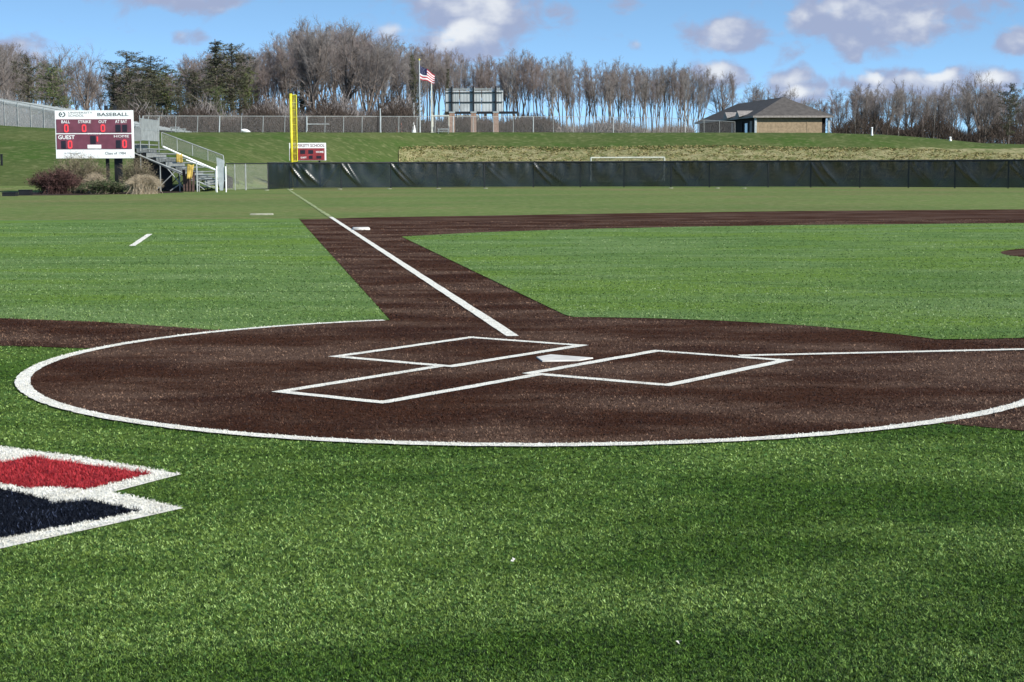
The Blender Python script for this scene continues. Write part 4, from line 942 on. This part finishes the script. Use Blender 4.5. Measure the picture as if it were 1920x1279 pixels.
# front row, second row, third row of the leafless wood
ROWS = {}
ORD = ['first', 'second', 'third', 'fourth', 'fifth', 'sixth', 'seventh', 'eighth', 'ninth', 'tenth', 'eleventh', 'twelfth', 'thirteenth', 'fourteenth', 'fifteenth']
def label_rows():
    for (where, row), L in ROWS.items():
        L.sort(key=lambda t: t[0])
        for i, (u, o) in enumerate(L): o['label'] = '%s from the left in the %s row of bare trees %s' % (ORD[i], row, where)
for D_, step, jit, dv in ((205, 15, 5, 8), (225, 15, 6, 2), (248, 22, 7, -3)):
    u = -70.
    while u < (1315 if D_ < 248 else 1390):
        dense = u < 760
        if not dense and D_ == 248 and rr.random() < .8: u += step; continue
        if 100 < u < 205 and D_ != 225: u += step; continue
        l, g_ = sect(u)
        Dq = D_ if u < 1290 else 300
        vt = interp(u, TOP) + dv + rr.uniform(-7, 16)
        o = plant(rr.choice(FK), 'bare_tree', u, vt, Dq+rr.uniform(-7, 7), l, 'tree', g_, rr.uniform(.85, 1.2) if dense else rr.uniform(.75, 1.1))
        ROWS.setdefault((g_.replace('bare trees ', ''), {205: 'front', 225: 'middle', 248: 'back'}[D_]), []).append((u, o))
        u += step*(1 if dense else .88)+rr.uniform(-jit, jit)
# single trees with a look of their own
plant('s0', 'spreading_tree', 128, 92, 200, 'open crowned bare tree against the sky above the scoreboard, left of a pair', 'tree')
plant('s1', 'spreading_tree', 163, 103, 202, 'open crowned bare tree above the scoreboard, right of a pair', 'tree')
plant('s2', 'spreading_tree', 8, 78, 190, 'broad reddish bare tree at the left edge of the picture', 'tree')
plant('s1', 'spreading_tree', 585, 56, 200, 'tallest broad bare tree right above the foul pole', 'tree')
plant('s0', 'spreading_tree', 645, 55, 203, 'broad bare tree forming the highest point of the wood', 'tree')
plant('s2', 'spreading_tree', 690, 85, 198, 'leaning dark limbed bare tree halfway between foul pole and flag', 'tree')
plant('s0', 'spreading_tree', 1835, 140, 235, 'large bare tree standing above its neighbours near the right edge', 'tree', None, .9)
plant('s0', 'spreading_tree', 1350, 142, 296, 'wide bare tree ending the long row just left of the building roof', 'tree')
plant('s1', 'spreading_tree', 1412, 160, 290, 'small bare tree peeking over the building roof', 'tree')
for key, u, vt, D_, l, wd in (('p2', 103, 118, 175, 'bright green pine left of the white scoreboard', 1.35), ('p0', 62, 102, 195, 'dark pine behind the left hilltop, second from the picture edge', .8), ('p1', 215, 124, 190, 'small dark pine just above the right half of the scoreboard', .8), ('c0', 32, 110, 200, 'narrow dark spruce near the left picture edge', .9),
        ('p0', 248, 94, 188, 'tall dark pine right of the scoreboard top', 1.3), ('p1', 292, 104, 192, 'dark pine second right of the scoreboard', 1.35), ('p2', 318, 122, 196, 'lower dark pine in the wood left of the tall spruce', 1.4), ('p0', 275, 150, 182, 'low bushy pine between two taller pines above the bleacher', 1.7),
        ('c0', 405, 72, 195, 'tall pointed dark spruce breaking the skyline left of the foul pole', 1.7), ('p1', 440, 80, 198, 'ragged pine just right of the tallest spruce', 1.1), ('p0', 375, 130, 190, 'low dark pine at the foot of the tallest spruce', 1.6), ('p2', 470, 125, 200, 'olive pine between the spruce and the foul pole', .8), ('p1', 567, 100, 215, 'dark pine hidden among bare trees above the foul pole', 1.0),
        ('c1', 781, 96, 186, 'narrow dark spruce right beside the flagpole', .7), ('c0', 840, 125, 190, 'short brown evergreen right of the flag', .5), ('p0', 1890, 155, 225, 'dark pine near the right edge of the picture', .8), ('p1', 230, 185, 180, 'low dark evergreen just above the scoreboard corner', 1.2), ('p0', 340, 165, 184, 'low shaggy evergreen behind the bleacher', 1.1), ('p2', 415, 160, 186, 'low olive evergreen in front of the tall spruce', 1.0)):
    plant(key, 'spruce_tree' if key[0] == 'c' else 'pine_tree', u, vt, D_, l, 'tree', None, wd)
# right-hand wood beyond the ridge
TOPR = [(1395, 178), (1440, 172), (1480, 178), (1540, 186), (1600, 168), (1680, 164), (1740, 172), (1800, 168), (1860, 165), (1900, 172), (1990, 165), (2080, 165)]
SR = [(1380, 1560, 'bare tree behind the roof of the brick building', 'bare trees behind the building'), (1560, 1720, 'bare grey tree in the low wood right of the brick building', 'bare trees right of the building'), (1720, 1840, 'bare grey tree in the wood above the white marker post', 'bare trees above the marker post'), (1840, 2200, 'bare grey tree in the wood at the right edge', 'bare trees at the right edge')]
for D_, step, dv in ((235, 26, 6), (258, 22, 0), (285, 28, -2)):
    u = 1390.
    while u < 2080:
        if u < 1560 and D_ != 285: u += step; continue
        for a, b, l, g_ in SR:
            if a <= u < b: break
        key = rr.choice(['b0', 'b1', 'b2', 'f1', 'f4', 'f6', 's1', 's2'])
        o = plant(key, 'bare_tree', u, interp(u, TOPR)+dv+rr.uniform(-6, 14), D_+rr.uniform(-8, 8), l, 'tree', g_, rr.uniform(.8, 1.1)); ROWS.setdefault((g_.replace('bare trees ', ''), {235: 'front', 258: 'middle', 285: 'back'}[D_]), []).append((u, o)); u += step+rr.uniform(-7, 7)
label_rows()
# undergrowth: a tangle nobody could count
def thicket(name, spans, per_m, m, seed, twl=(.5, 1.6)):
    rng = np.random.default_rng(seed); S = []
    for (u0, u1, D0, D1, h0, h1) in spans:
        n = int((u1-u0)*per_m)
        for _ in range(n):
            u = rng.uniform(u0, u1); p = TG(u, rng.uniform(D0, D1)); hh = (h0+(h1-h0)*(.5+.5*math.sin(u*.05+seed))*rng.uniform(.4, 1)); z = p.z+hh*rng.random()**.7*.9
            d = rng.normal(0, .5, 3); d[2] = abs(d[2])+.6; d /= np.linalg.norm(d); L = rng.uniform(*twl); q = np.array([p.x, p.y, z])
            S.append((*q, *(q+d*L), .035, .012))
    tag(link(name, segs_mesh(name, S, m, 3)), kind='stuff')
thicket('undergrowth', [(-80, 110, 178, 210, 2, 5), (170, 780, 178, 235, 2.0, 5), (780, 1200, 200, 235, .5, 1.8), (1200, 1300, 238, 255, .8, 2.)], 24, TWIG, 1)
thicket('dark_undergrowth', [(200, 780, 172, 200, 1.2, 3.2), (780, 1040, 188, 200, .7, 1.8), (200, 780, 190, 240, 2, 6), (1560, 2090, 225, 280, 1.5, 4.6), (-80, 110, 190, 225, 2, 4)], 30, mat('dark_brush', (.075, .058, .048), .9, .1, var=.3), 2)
# pale slender trunks on the right ridge
for k, (u, vt) in enumerate(((1603, 200), (1566, 195), (1671, 205), (1684, 195), (1716, 208), (1730, 215), (1750, 190))):
    plant(FK[k], 'young_tree', u, vt, 200, ['slender pale young tree right of the building, second from it', 'slender pale young tree nearest the brick building', 'pale young tree right of the first white marker post', 'pale tall young tree in a close pair on the ridge', 'thin young tree mid ridge between the two marker posts', 'shortest young tree between the two white marker posts', 'pale young tree left of the right marker post'][k], 'tree', None, .35)

# shrubs round the scoreboard
SHRUB_SHADE = mat('shrub_base_shade', (.05, .035, .028), .95, .1, var=.3, vscale=5, bump=1, bscale=12)
mc = [G(u, v) for u, v in ((30, 367), (150, 366), (300, 362.5), (345, 361), (340, 358.5), (200, 358.5), (40, 361))]
sheet('shrub_shadow_strip', [[(q.x, q.y) for q in mc]], .006, SHRUB_SHADE)  # dark sheet painting the shadow line along the foot of the shrubs
def shrub(name, lab, u0, u1, v0, D_, n, m, seed, leaf=None, droop=False, tw=.012, cat='shrub'):
    rng = np.random.default_rng(seed); a, b = P(u0, 300, D_), P(u1, 300, D_); c = (a+b)/2; wd = (b-a).length/2; base = H(c.x, c.y); h = P((u0+u1)/2, v0, D_).z-base
    root = thing(name, lab, cat, (c.x, c.y, base), RZ); S = []; tips = []
    for _ in range(n):
        x0 = rng.normal(0, .25)*wd; y0 = rng.normal(0, .3); f = rng.uniform(-1, 1); L = h*rng.uniform(.55, 1.0)*math.sqrt(max(.05, 1-.75*f*f)); p = np.array([x0, y0, 0.]); tgt = np.array([f*wd*.95, rng.normal(0, .45), L])
        pts = [p+(tgt-p)*t+np.array([0, 0, .18*h*math.sin(math.pi*t)*(1.6 if droop else .6)])+rng.normal(0, .03, 3)*t for t in np.linspace(0, 1, 5)]
        for i in range(4): S.append((*pts[i], *pts[i+1], tw*(1-.2*i), tw*(.8-.2*i)))
        if not droop:
            for q in range(7):
                k = rng.integers(1, 5); d = rng.normal(0, 1, 3); d[2] = abs(d[2])*.7+.2; d /= np.linalg.norm(d); S.append((*pts[k], *(pts[k]+d*h*rng.uniform(.08, .22)), tw*.5, tw*.3))
        tips += pts[1:]
    o = link('branches', segs_mesh('branches', S, m, 3), root)
    if leaf:
        tp = np.array(tips); o2 = link('foliage', needles('foliage', tp, np.full(len(tp), .16), leaf[1], .06, leaf[0], rng, .8), root)
    return root
STRAW = mat('straw_grass', (.42, .35, .25), .9, .1, var=.2, vscale=4); MBR = mat('maroon_branches', (.085, .05, .045), .9, .1, var=.3); TANB = mat('tan_branches', (.24, .20, .14), .9, .1, var=.3)
MLEAF = mat('maroon_leaves', (.10, .052, .046), .8, .2, var=.3, attr=True); JLEAF = mat('juniper_leaves', (.060, .085, .035), .8, .2, var=.3, attr=True); OLEAF = mat('olive_leaves', (.17, .155, .085), .8, .2, var=.3, attr=True)
shrub('maroon_bush', 'dense dark maroon bush left of the scoreboard post', 50, 152, 316, 91.5, 260, MBR, 1, (MLEAF, 10))
shrub('bare_shrub', 'tall tan bare shrub in front of the scoreboard, reaching its lower edge', 92, 205, 288, 93.5, 300, TANB, 2, (OLEAF, 3))
shrub('bare_shrub', 'grey bare shrub right of the scoreboard post', 222, 292, 296, 93.5, 210, TANB, 3, (OLEAF, 2))
shrub('juniper_shrub', 'low green juniper beneath the scoreboard', 148, 240, 338, 91.0, 200, TANB, 4, (JLEAF, 12))
shrub('ornamental_grass', 'straw coloured tuft of ornamental grass before the bleacher', 232, 306, 326, 90.0, 1500, STRAW, 5, None, True, .010, 'grass tuft')
shrub('ornamental_grass', 'smaller pale grass tuft between maroon bush and scoreboard post', 150, 205, 322, 92.6, 500, STRAW, 6, None, True, .010, 'grass tuft')
